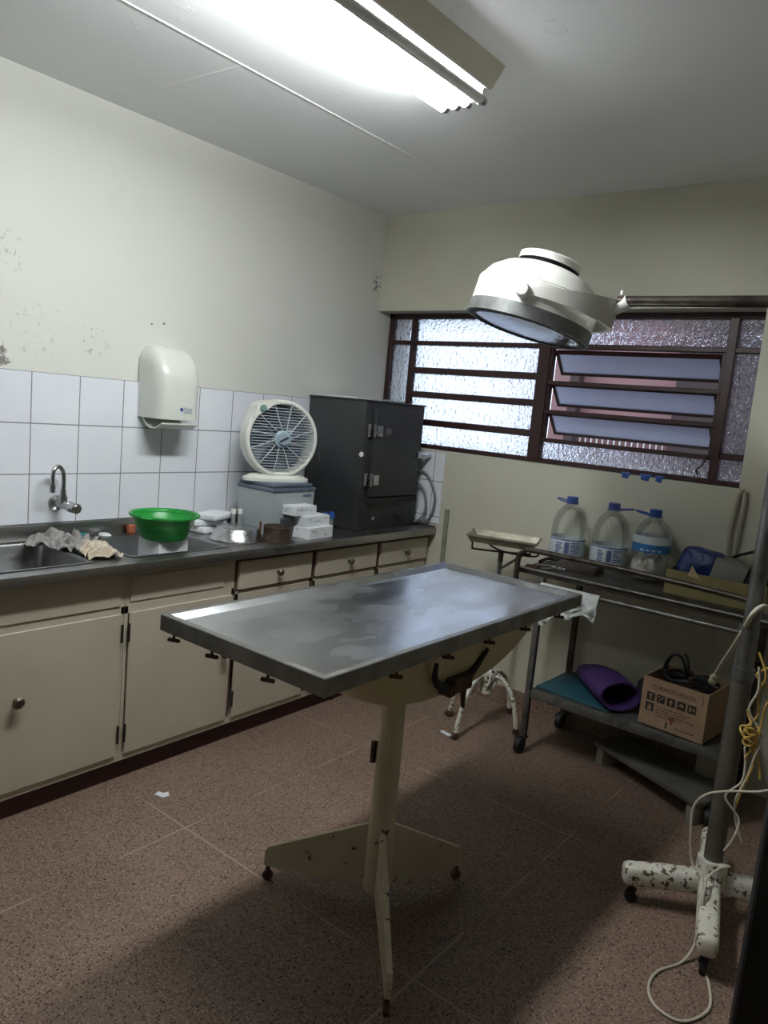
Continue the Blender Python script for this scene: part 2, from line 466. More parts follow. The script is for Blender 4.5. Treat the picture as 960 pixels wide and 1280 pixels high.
def text_mesh(mb, txt, origin, xdir, ydir, size, depth=.0006, sx=1.):
    cu = bpy.data.curves.new('lettering', 'FONT'); cu.body = txt; cu.size = size; cu.extrude = 0
    ob = bpy.data.objects.new('lettering', cu); COL.objects.link(ob)
    dg = bpy.context.evaluated_depsgraph_get()
    me = bpy.data.meshes.new_from_object(ob.evaluated_get(dg))
    X = V(xdir).normalized(); Y = V(ydir).normalized(); Z = X.cross(Y)
    vs = [mb.v(V(origin) + X * (v.co.x * sx) + Y * v.co.y + Z * depth) for v in me.vertices]
    for p in me.polygons: mb.f([vs[i] for i in p.vertices])
    COL.objects.unlink(ob); bpy.data.objects.remove(ob); bpy.data.curves.remove(cu); bpy.data.meshes.remove(me)

# ------------------------------------------------------------------ camera
cam = bpy.data.cameras.new('camera'); co = bpy.data.objects.new('camera', cam); COL.objects.link(co)
F = V((-.60710908, .78280672, -.13649982)); Rr = V((.77919558, .62015643, .0908859)); U = V((-.15579734, .0511824, .98646214))
co.matrix_world = Matrix(((Rr.x, U.x, -F.x, 2.90901974), (Rr.y, U.y, -F.y, -3.52032146), (Rr.z, U.z, -F.z, 1.52123458), (0, 0, 0, 1)))
cam.sensor_fit = 'VERTICAL'; cam.sensor_height = 24; cam.lens = 939.467 / 1280 * 24
cam.clip_start = .02
scene.camera = co

# ------------------------------------------------------------------ room shell
H = 2.62; YB = .02; XR = 3.9; YF = -4.9
struct(MB().box(-.15, XR + .15, YF - .15, .40, -.12, 0).build('floor', mt['floor'], smooth=0))
struct(MB().box(-.15, XR + .15, YF - .15, .40, H, H + .12).build('ceiling', mt['ceil'], smooth=0))
struct(MB().box(-.15, 0, YF - .15, .40, 0, H).build('wall_left', mt['wall'], smooth=0))
struct(MB().box(XR, XR + .15, YF - .15, .40, 0, H).build('wall_right', mt['wallfar'], smooth=0))
struct(MB().box(0, XR, YF - .15, YF, 0, H).build('wall_front', mt['wallfar'], smooth=0))
w = MB()
w.box(0, XR, 0, .40, 2.085, H)            # beam over the window
w.box(0, 2.112, YB, .40, 0, 1.31)         # wall under the window
w.box(2.112, XR, 0, .40, 0, 2.085)        # pier right of the window
struct(w.build('wall_back', mt['wallb'], smooth=0))
struct(MB().box(0, .008, -3.6, YB, .938, 1.538).build('trim_1', mt['tile_l'], smooth=0), 'white glazed tiles above the sink counter', 'tiling')
struct(MB().box(.008, .565, YB - .008, YB, .90, 1.30).build('trim_2', mt['tile_b'], smooth=0), 'white tiles on rear wall behind black cabinet', 'tiling')
struct(MB().box(0, .47, -3.2, .0, 0, .085).build('baseboard_left', mt['kick'], smooth=0))
struct(MB().box(.57, 2.112, YB - .012, YB, 0, .095).build('baseboard_back', mt['floor'], smooth=0))

struct(MB().prism([(.760, -4.8, H), (.765, -4.8, H - .003), (.770, -4.8, H)], (0, 4.05, 0)).build('trim_4', mt['ceil'], smooth=0), 'raised plaster seam along the ceiling', 'ceiling seam')
struct(MB().prism([(.33, -1.774, H), (.33, -1.766, H - .003), (.33, -1.758, H)], (.427, .01, 0)).build('trim_5', mt['ceil'], smooth=0), 'short raised plaster seam branching across the ceiling', 'ceiling seam')
# window
fy0, fy1 = .115, .155
wn = bpy.data.objects.new('window_1', None); COL.objects.link(wn); struct(wn)
wn.location = (1.07, fy0, 1.31)
OFF = (1.07, fy0, 1.31)
fr = MB(OFF)
def bar(x0, x1, z0, z1, y0=fy0, y1=fy1): fr.box(x0, x1, y0, y1, z0, z1, .003, 1)
bar(.0, .03, 1.31, 2.085); bar(2.085, 2.112, 1.31, 2.085)
bar(.0, 2.112, 2.055, 2.085); bar(.0, 2.112, 1.31, 1.335)
bar(.168, .20, 1.33, 2.06)                      # narrow left light
bar(1.02, 1.088, 1.33, 2.06, fy0 - .01)         # main mullion
bar(1.945, 1.985, 1.33, 2.06, fy0 - .008)
bar(.02, 2.10, 1.905, 1.93, fy0 - .006)         # transom
for z in (1.76, 1.62, 1.46): bar(.19, 1.03, z - .018, z + .018)
for z in (1.73, 1.58, 1.432): bar(1.08, 1.95, z - .011, z + .011, fy0 - .004)
bar(1.98, 2.10, 1.43, 1.46)
bar(1.085, 1.10, 1.43, 1.91); bar(1.93, 1.95, 1.43, 1.91)
fr.build('window_frame', mt['frame'], wn)
def pane(x0, x1, z0, z1, name='pane', m='pane'):
    MB(OFF).box(x0, x1, .132, .136, z0, z1).build(name, mt[m], wn, smooth=0)
pane(.03, .168, 1.335, 1.905); pane(.03, .168, 1.93, 2.055)
pane(.20, 1.02, 1.93, 2.055); pane(1.088, 1.945, 1.93, 2.055); pane(1.985, 2.085, 1.93, 2.055)
zz = [1.905, 1.775, 1.745, 1.635, 1.605, 1.475, 1.445, 1.335]
for i in range(4): pane(.20, 1.02, zz[2 * i + 1], zz[2 * i])
pane(1.088, 1.945, 1.335, 1.421); pane(1.985, 2.085, 1.46, 1.905); pane(1.985, 2.085, 1.335, 1.43)
# three hopper lights pushed open outwards
for zt_ in (1.893, 1.728, 1.578):
    L = .135; a = math.radians(42)
    hp = MB(OFF)
    R = Rx(a)
    c = V((1.515, .14, zt_ - .004))
    def loc(u, v_): return c + V((u, math.sin(a) * v_, -math.cos(a) * v_))
    for u in (-.405, .405):
        hp.obox(loc(u, L / 2), (.014, .014, L), R)
    hp.obox(loc(0, L), (.824, .014, .014), R); hp.obox(loc(0, 0), (.824, .016, .016), R)
    hf = hp.build('hopper_frame', mt['frame'], wn)
    MB(OFF).obox(loc(0, L / 2), (.80, .004, L - .01), R).build('hopper_pane', mt['panel'], hf, smooth=0)
# window stay hanging at the lower right of the hoppers
MB(OFF).tube([(1.935, .10, 1.44), (1.925, .085, 1.40), (1.90, .085, 1.37), (1.91, .085, 1.35)], .004, 6).build('window_stay', mt['hinge'], wn)

# outside
struct(MB().box(-.1, 4.5, 2.6, 2.75, -1, 2.75).build('wall_outside', mt['brick'], smooth=0))
struct(MB().box(-8, 6, .42, 8, -1.1, -1.0).build('floor_outside', mt['outgrey'], smooth=0))
gr = thing('window_grille', 'white barred window grille on the pink wall outside, seen through the open louvres', 'grille', (.55, 2.57, 1.0))
g_ = MB((.55, 2.57, 1.0))
for i in range(15): g_.box(.22 + i * .05, .228 + i * .05, 2.555, 2.57, .85, 1.60)
for i in range(8): g_.box(.22, .93, 2.55, 2.565, .86 + i * .1, .872 + i * .1)
g_.build('bars', mt['outwhite'], gr)
tag(MB((.16, 2.5, -1)).box(.12, .20, 2.45, 2.55, -1, 2.55).build('timber_post', mt['outdark'], loc=(.16, 2.5, -1)), 'dark timber post outside in front of the pink wall', 'post')
struct(MB().box(.98, 2.3, 2.5, 2.6, -1, 2.72).build('dark_slab_outside', mt['outdark'], smooth=0))  # added dark slab, not a real door; darkens the view through the right panes

# open black door leaf at the right of the camera
dl = MB().obox((3.086, -2.40, 1.03), (.66, .04, 2.02), Rz(math.radians(14)), .003, 1).build('door_1', mt['leaf'], smooth=0)
struct(dl)

# ------------------------------------------------------------------ fluorescent fixture
fx = thing('ceiling_light', 'long ivory fluorescent batten with four tubes on the ceiling', 'ceiling light', (1.44, -1.97, H))
o_ = (1.44, -1.97, H)
b_ = MB(o_)
sec = [(1.395, H), (1.43, 2.558), (1.508, 2.558), (1.55, H)]
b_.prism([(x, -2.60, z) for x, z in sec], (0, 1.245, 0))
b_.build('housing', mt['fixture'], fx, smooth=0)
MB(o_).box(1.335, 1.508, -2.59, -1.365, 2.551, 2.5575).build('reflector', mt['reflector'], fx, smooth=0)
for i, x in enumerate((1.342, 1.386, 1.430, 1.486)):
    t = MB(o_).cyl((x, -2.59, 2.522), (x, -1.385, 2.522), .0155, seg=20).build('tube', mt['lit'] if i < 3 else mt['unlit'], fx)
    if i == 3: t['label'] = 'unlit grey tube'
    MB(o_).cyl((x, -1.385, 2.522), (x, -1.362, 2.522), .016, .014, seg=20).build('tube_cap', mt['chrome'], t)
    MB(o_).cyl((x, -2.613, 2.522), (x, -2.59, 2.522), .014, .016, seg=20).build('tube_cap', mt['chrome'], t)
for y in (-1.388, -2.587):
    MB(o_).box(1.33, 1.50, y - .006, y + .006, 2.515, 2.5505).build('lamp_holder', mt['whitep'], fx)

# ------------------------------------------------------------------ cabinets, worktop, sink
XF = .50
def cabinet(y0, y1, label, false_front=None, doors=(), drawers=(), sides=True):
    base = (.25, (y0 + y1) / 2, .085)
    r = thing('base_cabinet', label, 'cabinet', base, group=None)
    c = MB(base).use(mt['cab'])
    c.box(.012, XF - .02, y0, y1, .0855, .10)                       # bottom
    c.box(.012, XF - .02, y0, y0 + .016, .10, .843); c.box(.012, XF - .02, y1 - .016, y1, .10, .843)
    c.box(.012, .024, y0 + .016, y1 - .016, .10, .843)
    # face frame: rails and stiles
    c.box(XF - .02, XF, y0, y1, .0855, .118)
    c.box(XF - .02, XF, y0, y1, .672, .70); c.box(XF - .02, XF, y0, y1, .822, .843)
    if false_front: c.box(XF - .02, XF, y0 + .013, y1 - .013, .70, .822)
    for a, b_ in drawers: c.use(mt['cabin']).box(XF - .019, XF + .0006, a, b_, .684, .828)
    for a, b in sides if sides is not True else ((y0, y0 + .012), (y1 - .012, y1)): c.box(XF - .02, XF, a, b, .118, .822)
    c.build('carcass', mt['cab'], r, smooth=0)
    return r, base
def door(r, base, y0, y1, knob_y, knob_z, hinge_y, z0=.113, z1=.675):
    d = MB(base)
    n = 10
    d.box(XF + .001, XF + .009, y0, y1, z0, z1, .0015, 1)
    d = d.build('door', mt['cab'], r, smooth=0)
    k = MB(base).lathe([(.008, 0), (.008, .018), (.018, .022), (.020, .030), (.014, .036), (0, .037)], (XF + .009, knob_y, knob_z), (1, 0, 0), 20)
    k.build('knob', mt['knob'], d)
    for z in (.20, .60):
        MB(base).cyl((XF + .0135, hinge_y, z - .035), (XF + .0135, hinge_y, z + .035), .0045, seg=8).build('hinge', mt['hinge'], d)
    return d
def panel(r, base, y0, y1, z0, z1, name, knob=False, out=.017):
    d = MB(base).box(XF + .001, XF + out, y0, y1, z0, z1, .002, 1).build(name, mt['cab'], r, smooth=0)
    if knob:
        k = MB(base).lathe([(.006, 0), (.006, .016), (.014, .020), (.016, .027), (.011, .033), (0, .034)], (XF + out, (y0 + y1) / 2, (z0 + z1) / 2 - .005), (1, 0, 0), 20)
        k.build('knob', mt['knob'], d)
        MB(base).box(XF - .30, XF, y0 + .012, y1 - .012, z0 + .012, z1 - .02).build('drawer_box', mt['cabin'], d, smooth=0)
    return d
r, b = cabinet(-2.72, -1.939, 'cream sink cabinet at far left with round knob and wide false drawer front', false_front=True, sides=((-2.72, -2.70), (-1.952, -1.939)))
door(r, b, -2.62, -1.956, -2.345, .437, -1.953)
panel(r, b, -2.42, -1.958, .704, .826, 'false_drawer_front', out=.005)
r, b = cabinet(-1.937, -1.412, 'cream base cabinet under the green basin, door hinged beside the stile', false_front=True, sides=((-1.937, -1.923), (-1.424, -1.412)))
door(r, b, -1.920, -1.428, -1.464, .425, -1.923)
panel(r, b, -1.916, -1.47, .715, .812, 'false_drawer_front', out=.004)
for i, (y0, y1, lab) in enumerate(((-1.410, -.931, 'cream cabinet with knobbed drawer below the stacked white boxes'),
                                   (-.929, -.440, 'cream cabinet with knobbed drawer just left of the corner drawer'),
                                   (-.438, .008, 'cream corner cabinet with knobbed drawer under the black steel cabinet'))):
    e = -.004 if i == 2 else y1 - .022
    r, b = cabinet(y0, y1, lab, sides=((y0, y0 + .008), (e + .004, y1)), drawers=((y0 + .001, min(e + .016, y1 - .001)),))
    panel(r, b, y0 + .012, e, .694, .816, 'drawer', True)
    door(r, b, y0 + .02, e, e - .05, .43, y0 + .017)
ZD = .875
wt = thing('sink_worktop', 'stainless steel worktop with two sink bowls along left wall', 'worktop', (.27, -1.5, .83))
o_ = (.27, -1.5, .83)
d_ = MB(o_)
B1 = (.08, .468, -2.72, -2.055); B2 = (.10, .462, -1.885, -1.43)
ys = [-3.1, B1[2], B1[3], B2[2], B2[3], .010]
d_.box(.010, .55, ys[0], ys[1], .846, ZD, .004)
d_.box(.010, .55, ys[2], ys[3], .846, ZD, .0)
d_.box(.010, .55, ys[4], ys[5], .846, ZD, .004)
for bb in (B1, B2):
    d_.box(.010, bb[0], bb[2], bb[3], .846, ZD); d_.box(bb[1], .55, bb[2], bb[3], .846, ZD)
d_.build('deck', mt['steel'], wt, smooth=30)
MB(o_).box(.5505, .556, -3.1, .010, .838, ZD + .002, .0025).build('front_lip', mt['steel'], wt)
MB(o_).box(.0085, .020, -3.1, .010, ZD, .936, .003).box(.0205, .55, .000, .010, ZD, .886).build('backsplash', mt['steel'], wt)
for bb, dep in ((B1, .17), (B2, .16)):
    def rr(ins, z, rad=.05):
        pts = []
        x0, x1, y0, y1 = bb[0] + ins, bb[1] - ins, bb[2] + ins, bb[3] - ins
        for cx, cy, a0 in ((x1 - rad, y1 - rad, 0), (x0 + rad, y1 - rad, 90), (x0 + rad, y0 + rad, 180), (x1 - rad, y0 + rad, 270)):
            for k in range(7):
                a = math.radians(a0 + 15 * k); pts.append((cx + rad * math.cos(a), cy + rad * math.sin(a), z))
        return pts
    m_ = MB(o_)
    m_.loft([rr(-.012, ZD + .003, .03), rr(.0, ZD + .003, .045), rr(.004, ZD - .006), rr(.012, ZD - dep + .03), rr(.035, ZD - dep, .05)], caps=False)
    vs = [m_.v(p) for p in rr(.035, ZD - dep, .05)]; m_.f(vs)
    bmesh.ops.remove_doubles(m_.bm, verts=m_.bm.verts, dist=1e-5)
    bw = m_.build('sink_bowl', mt['steel_in'], wt, smooth=50)
    MB(o_).lathe([(.0, .004), (.02, .004), (.035, .002), (.038, 0)], ((bb[0] + bb[1]) / 2, (bb[2] + bb[3]) / 2, ZD - dep), (0, 0, 1), 20).build('drain', mt['chrome'], bw)

# faucet on the tiles
fc = thing('wall_tap', 'chrome wall tap with swan neck spout on white tiles', 'tap', (.008, -1.955, 1.02))
o_ = (.008, -1.955, 1.02)
MB(o_).lathe([(.032, 0), (.030, .008), (.016, .014), (.014, .05)], (.008, -1.955, 1.02), (1, 0, 0), 24).build('flange', mt['chrome'], fc)
MB(o_).cyl((.04, -1.955, 1.02), (.115, -1.955, 1.02), .015, seg=20).lathe([(.017, 0), (.017, .03), (.012, .045), (.011, .06)], (.065, -1.955, 1.02), (0, 0, 1), 20).build('valve_body', mt['chrome'], fc)
MB(o_).tube([(.065, -1.955, 1.075), (.065, -1.955, 1.13), (.067, -1.962, 1.160), (.073, -1.982, 1.176), (.080, -2.002, 1.166), (.083, -2.010, 1.14), (.083, -2.010, 1.10)], .0085, 12).build('spout', mt['chrome'], fc)
MB(o_).cyl((.083, -2.010, 1.075), (.083, -2.010, 1.105), .0115, seg=16).build('aerator', mt['chrome'], fc)
h_ = MB(o_); h_.cyl((.105, -1.955, 1.02), (.125, -1.955, 1.02), .018, .021, seg=8).cyl((.125, -1.955, 1.02), (.172, -1.955, 1.02), .023, .021, seg=8).cyl((.172, -1.955, 1.02), (.176, -1.955, 1.02), .018, .014, seg=8)
h_.build('tap_handle', mt['chrome'], fc)

# crumpled cloths
def rag(name, label, cat, loc, a, b, rz, amp, mat, seed, droop=None, base_h=.02):
    def fn(u, v_):
        x = (u - .5) * a; y = (v_ - .5) * b
        q = V((x * 20 + seed, y * 20, seed * .7)); q2 = V((x * 45, y * 45 + seed, seed))
        e = (1 - (2 * u - 1) ** 4) * (1 - (2 * v_ - 1) ** 4)
        z = base_h * e + amp * abs(mnoise.noise(q)) * 1.7 + amp * .45 * abs(mnoise.noise(q2))
        x += .25 * amp * mnoise.noise(q + V((5, 2, 9))) * 2; y += .25 * amp * mnoise.noise(q + V((9, 7, 1))) * 2
        p = V((x, y, max(z, .002)))
        if droop: p.z += droop(x, y)
        return p
    m_ = MB().sheet(fn, 60, 48, .0025)
    o = m_.build(name, mat, smooth=70); o.location = loc; o.rotation_euler = (0, 0, rz)
    return tag(o, label, cat)
rag('rag', 'crumpled grey rag lying on the sink divider below the tap', 'rag', (.19, -2.02, ZD + .004), .24, .17, .5, .034, mt['rag_g'], 3.1)
rag('rag', 'stained cream rag hanging over the front of the sink divider', 'rag', (.37, -1.975, ZD + .004), .19, .13, -.2, .026, mt['rag_c'], 8.4)

# white box standing in the sink, green basin on it
tag(MB((.30, -1.645, .7155)).box(.225, .372, -1.708, -1.565, .7155, .900, .004).box(.23, .367, -1.703, -1.57, .900, .906, .002).build('carton', mt['white'], loc=(.30, -1.645, .7155)), 'plain white carton standing in the sink under the green basin', 'box')
gb = thing('wash_basin', 'green plastic wash basin propped on a white carton in the sink', 'basin', (.315, -1.648, .9065))
prof = [(0, .004), (.088, .004), (.093, .012), (.108, .055), (.120, .060), (.136, .103), (.150, .106), (.150, .112), (.134, .110), (.116, .062), (.104, .058), (.086, .012), (0, .010)]
MB().lathe([(0, 0), (.088, 0), (.095, .010), (.108, .048), (.114, .050), (.125, .092), (.141, .093), (.143, .099), (.140, .104), (.129, .101), (.112, .056), (.106, .053), (.090, .013), (0, .008)], seg=48).build('bowl', mt['green'], gb, smooth=50)
for s in (-1, 1):
    a = math.radians(118) + (0 if s > 0 else PI)
    MB().obox((math.cos(a) * .148, math.sin(a) * .148, .098), (.024, .05, .006), Rz(a), .0025).build('handle', mt['green'], gb)
tag(MB((.07, -1.66, ZD)).lathe([(0, 0), (.018, 0), (.023, .006), (.018, .012), (0, .013)], (.06, -1.76, ZD + .0005), seg=20, ry=1.5).build('soap_bar', mt['foam'], loc=(.07, -1.66, ZD)), 'small white soap sliver on steel ledge behind the sink', 'soap')
tag(MB((.05, -1.86, ZD)).tube([(.045, -1.90, ZD + .006), (.05, -1.86, ZD + .018), (.055, -1.83, ZD + .006), (.07, -1.85, ZD + .006), (.05, -1.88, ZD + .008)], .005, 6).build('scouring_pad', M('teal_scourer', (.01, .22, .24), .8), loc=(.05, -1.86, ZD)), 'small teal scourer scrap on ledge behind the sink', 'scourer')
tag(MB((.03, -1.625, ZD)).obox((.045, -1.625, ZD + .02), (.025, .035, .038), Rz(.3), .006).build('sponge', M('orange_sponge', (.35, .10, .04), .9), loc=(.03, -1.625, ZD)), 'orange sponge peeking out behind the green basin rim', 'sponge')

# packets behind the sink
for i, (x, y, z, rz, lab) in enumerate(((.13, -1.27, ZD, .2, 'white packet at bottom of pile behind the green basin'), (.12, -1.28, ZD + .031, -.15, 'white packet in middle of pile behind the green basin'), (.15, -1.25, ZD + .062, .35, 'white packet on top of pile behind the green basin'))):
    o = MB().obox((0, 0, .015), (.11, .17, .029), None, .009, 3).build('packet', mt['white']); o.location = (x, y, z + .0005); o.rotation_euler = (0, 0, rz)
    tag(o, lab, 'packet', 'white packets behind the sink')
for i, (x, y, lab) in enumerate(((.205, -1.185, 'left clear plastic tube standing upright beside the white packets'), (.215, -1.155, 'right clear plastic tube standing upright beside the white packets'))):
    t = thing('specimen_tube', lab, 'tube', (x, y, ZD + .0005), group='clear tubes behind the dish')
    MB().lathe([(0, 0), (.010, 0), (.010, .10), (.0085, .10), (.0085, .004), (0, .004)], seg=16).build('tube_body', mt['tubeglass'], t)
    MB().lathe([(.0105, .088), (.0125, .09), (.0125, .112), (0, .113)], seg=16).build('cap', mt['whitep'], t)

# overturned steel dish
tag(MB((.34, -1.275, ZD)).lathe([(.122, .001), (.123, .004), (.112, .012), (.100, .046), (.092, .056), (.07, .058), (0, .058)], (.34, -1.275, ZD), seg=48).build('steel_dish', mt['chrome'], loc=(.34, -1.275, ZD)), 'round stainless dish turned upside down on the worktop', 'dish')
tn = thing('tin', 'low rusty metal tin with clip between steel dish and white boxes', 'tin', (.445, -1.125, ZD + .0005))
MB().lathe([(0, 0), (.064, 0), (.065, .003), (.064, .064), (.066, .067), (.062, .068), (.060, .006), (0, .005)], seg=36).build('can', mt['tin'], tn)
MB().obox((-.045, -.066, .045), (.016, .010, .08), Rz(-.6), .002).obox((-.05, -.078, .012), (.05, .008, .012), Rz(-.4), .002).build('clip', mt['iron'], tn)

# stacked white boxes
def wbox(c, size, rz, z, lab, seed):
    r = thing('glove_box', lab, 'box', (c[0], c[1], z), rz, 'white boxes stacked in front of the grey machine')
    MB().obox((0, 0, size[2] / 2), size, None, .002, 1).build('carton_body', mt['white'], r, smooth=0)
    rnd = random.Random(seed)
    p = MB()
    for k in range(7):
        y = -size[1] / 2 + .015 + rnd.random() * (size[1] - .05); zc = .012 + rnd.random() * (size[2] - .026)
        p.box(size[0] / 2 + .0003, size[0] / 2 + .0009, y, y + .006 + rnd.random() * .016, zc, zc + .0035)
    p.build('print', mt['inkgrey'], r, smooth=0)
    p = MB()
    for k in range(4):
        x = -size[0] / 2 + .015 + rnd.random() * (size[0] - .05); zc = .015 + rnd.random() * (size[2] - .03)
        p.box(x, x + .008 + rnd.random() * .012, -size[1] / 2 - .0009, -size[1] / 2 - .0003, zc, zc + .003)
    p.build('print', mt['inkgrey'], r, smooth=0)
    return r
wbox((.425, -.895), (.15, .185, .056), .10, ZD + .0005, 'white box at bottom of stack of three on worktop', 1)
wbox((.405, -.895), (.14, .175, .050), .02, ZD + .057, 'white box in the middle of stack of three', 2)
wbox((.40, -.955), (.10, .155, .045), .06, ZD + .1075, 'small white box on top of stack of three', 3)
tag(MB((.405, -1.035, ZD)).obox((.405, -1.03, ZD + .048), (.022, .075, .09), Ry(.12), .003).build('switch_box', M('dark_slate_plastic', (.035, .04, .05), .5), loc=(.405, -1.035, ZD)), 'small dark box leaning against the grey machine beside white boxes', 'box')
for x, y, lab in ((.375, -.735, 'blue capped tube nearest the white boxes'), (.405, -.715, 'blue capped tube between its two neighbours by the black cabinet'), (.375, -.69, 'blue capped tube closest to the black cabinet')):
    t = thing('blood_tube', lab, 'tube', (x, y, ZD + .0005), group='blue capped tubes')
    MB().lathe([(0, 0), (.009, .001), (.009, .075), (0, .075)], seg=14).build('tube_body', mt['tubeglass'], t)
    MB().lathe([(.0125, .072), (.013, .074), (.0125, .10), (0, .101)], seg=14).build('cap', mt['blue'], t)

# grey centrifuge
ct = thing('centrifuge', 'pale grey bench centrifuge with slate lid under the fan', 'machine', (.25, -.965, ZD))
o_ = (.25, -.965, ZD)
MB(o_).loft([[(.135, -1.095, ZD + .002), (.372, -1.095, ZD + .002), (.372, -.835, ZD + .002), (.135, -.835, ZD + .002)],
             [(.130, -1.102, 1.085), (.378, -1.102, 1.085), (.378, -.828, 1.085), (.130, -.828, 1.085)]]).build('body', mt['cgrey'], ct, smooth=0)
MB(o_).box(.127, .383, -1.106, -.824, 1.086, 1.106, .004).box(.13, .378, -1.100, -.843, 1.107, 1.124, .006).build('lid', mt['clid'], ct)
MB(o_).box(.3765, .379, -.905, -.85, 1.060, 1.072).build('badge', mt['clid'], ct, smooth=0)

# box fan
fa = math.radians(-21)
fn = thing('box_fan', 'white round box fan standing on the grey centrifuge', 'fan', (.245, -.968, 1.1245), fa)
R0 = .178; zc = .205
def fring(prof, name, mat):
    return MB().lathe(prof, (0, 0, zc), (1, 0, 0), 64, close=True).build(name, mat, fn, smooth=35)
fring([(.164, .046), (.168, .053), (.178, .053), (.185, .045), (.187, .025), (.187, -.03), (.178, -.042), (.164, -.042), (.160, -.03)], 'housing', mt['whitep'])
bs = MB()
prs = []
for k in range(24):
    a = 2 * PI * k / 24
    prs.append((a,))
bs.loft([[(.065 * math.copysign(abs(math.cos(a[0])) ** .7, math.cos(a[0])), .165 * math.copysign(abs(math.sin(a[0])) ** .6, math.sin(a[0])), 0) for a in prs],
         [(.065 * math.copysign(abs(math.cos(a[0])) ** .7, math.cos(a[0])), .165 * math.copysign(abs(math.sin(a[0])) ** .6, math.sin(a[0])), .014) for a in prs],
         [(.05 * math.cos(a[0]), .130 * math.sin(a[0]), .032) for a in prs]])
bs.box(-.04, .04, -.085, .085, .02, .048, .008)
bs.build('base', mt['whitep'], fn, smooth=40)
# shoulder with timer dial, upper left of ring
sh = MB(); sh.prism([(-.05, math.cos(t) * rr_, zc + math.sin(t) * rr_) for t, rr_ in ((math.radians(150), .183), (math.radians(132), .205), (math.radians(118), .200), (math.radians(100), .183), (math.radians(125), .160))], (.104, 0, 0))
sh.build('dial_panel', mt['whitep'], fn)
ty, tz = math.cos(math.radians(128)) * .178, zc + math.sin(math.radians(128)) * .178
MB().lathe([(.017, 0), (.017, .006), (.014, .010), (0, .011)], (.0545, ty, tz), (1, 0, 0), 20).build('timer_dial', M('dial_green', (.16, .26, .24), .4), fn)
lt = MB()
for k, wd in enumerate((6, 9, 5, 8, 5, 9, 6)):
    a = math.radians(104 - k * 5.0); lt.obox((.0565, math.cos(a) * .171, zc + math.sin(a) * .171), (.001, .0085 * wd / 8, .0065), Rx(a - PI / 2))
lt.build('lettering', mt['inkgrey'], fn, smooth=0)
MB().lathe([(0, -.040), (.163, -.040), (.163, -.037), (0, -.037)], (0, 0, zc), (1, 0, 0), 48).build('back_grille', mt['fanback'], fn)
bl = MB()
for k in range(5):
    a0 = 2 * PI * k / 5 + .35
    def fnb(u, v_):
        rr_ = .030 + .112 * u; wdt = .55 + .35 * math.sin(u * PI * .8)
        a = a0 + (v_ - .5) * wdt + .25 * u
        return V((-.004 + (v_ - .5) * -.030, rr_ * math.cos(a), zc + rr_ * math.sin(a)))
    g = [[bl.v(fnb(i / 8, j / 8)) for j in range(9)] for i in range(9)]
    for i in range(8):
        for j in range(8): bl.f([g[i][j], g[i + 1][j], g[i + 1][j + 1], g[i][j + 1]])
bl.thick = .003
bl.build('blades', mt['fanblade'], fn, smooth=60)
gl = MB()
for k in range(-11, 12):
    z = k * .0132; L = math.sqrt(max(.165 ** 2 - z * z, 0))
    if abs(z) < .04: 
        for s in (-1, 1): gl.box(.046, .0495, s * .04, s * L, zc + z - .0013, zc + z + .0013)
    else: gl.box(.046, .0495, -L, L, zc + z - .0013, zc + z + .0013)
for k in range(12):
    a = 2 * PI * k / 12 + .1
    gl.tube([(.051, .04 * math.cos(a), zc + .04 * math.sin(a)), (.052, .10 * math.cos(a + .18), zc + .10 * math.sin(a + .18)), (.050, .165 * math.cos(a + .2), zc + .165 * math.sin(a + .2))], .002, 6, n=4)
gl.build('grille', mt['fanwire'], fn)
hb = MB().lathe([(.043, .044), (.042, .056), (.036, .060), (0, .060)], (0, 0, zc), (1, 0, 0), 32).build('hub', mt['fanhub'], fn)
MB().lathe([(.029, .060), (.027, .070), (0, .071)], (0, 0, zc), (1, 0, 0), 28).build('hub_knob', mt['fanhub'], hb)
MB().obox((.072, 0, zc), (.004, .046, .009), Rx(math.radians(28)), .002).build('pointer', mt['fandark'], hb)

# black steel cabinet
lk = thing('steel_cabinet', 'large charcoal black steel cabinet with hinged door in the corner on the worktop', 'cabinet', (.23, -.285, ZD))
o_ = (.23, -.285, ZD)
X1 = .43; Y0 = -.547; Y1 = -.036; ZT = 1.548
MB(o_).box(.025, X1, Y0, Y1, ZD + .001, ZT, .004).build('body', mt['locker'], lk)
MB(o_).box(.022, X1 + .006, Y0 - .005, Y1 + .006, ZT - .001, ZT + .008, .002).build('top_plate', mt['locker'], lk)
dr = MB(o_).box(X1 + .001, X1 + .030, Y0 + .055, Y1 - .05, 1.055, 1.515, .005).build('door', mt['locker'], lk)
MB(o_).lathe([(.020, 0), (.020, .003), (.014, .004), (.013, .002), (0, .002)], (X1 + .030, -.385, 1.40), (1, 0, 0), 24).build('round_plate', mt['lockerlid'], dr)
MB(o_).box(X1 + .001, X1 + .022, Y0 + .05, Y1 - .03, 1.02, 1.050, .004).build('drip_rail', mt['black'], lk)
for z in (1.40, 1.145):
    h_ = MB(o_)
    h_.box(X1 + .001, X1 + .014, Y0 + .018, Y0 + .052, z - .034, z + .034, .003).box(X1 + .030, X1 + .040, Y0 + .060, Y0 + .105, z - .028, z + .028, .004)
    h_.cyl((X1 + .026, Y0 + .053, z - .034), (X1 + .026, Y0 + .053, z + .034), .009, seg=12)
    h_.build('hinge', mt['chrome'], lk)
la = MB(o_).box(X1 + .030, X1 + .044, Y1 - .085, Y1 - .045, 1.262, 1.298, .003).box(X1 + .002, X1 + .02, Y1 - .04, Y1 - .005, 1.265, 1.295, .003).cyl((X1 + .037, Y1 - .085, 1.28), (X1 + .037, Y1 + .035, 1.278), .010, .013, seg=12)
la.build('latch', mt['chrome'], lk)
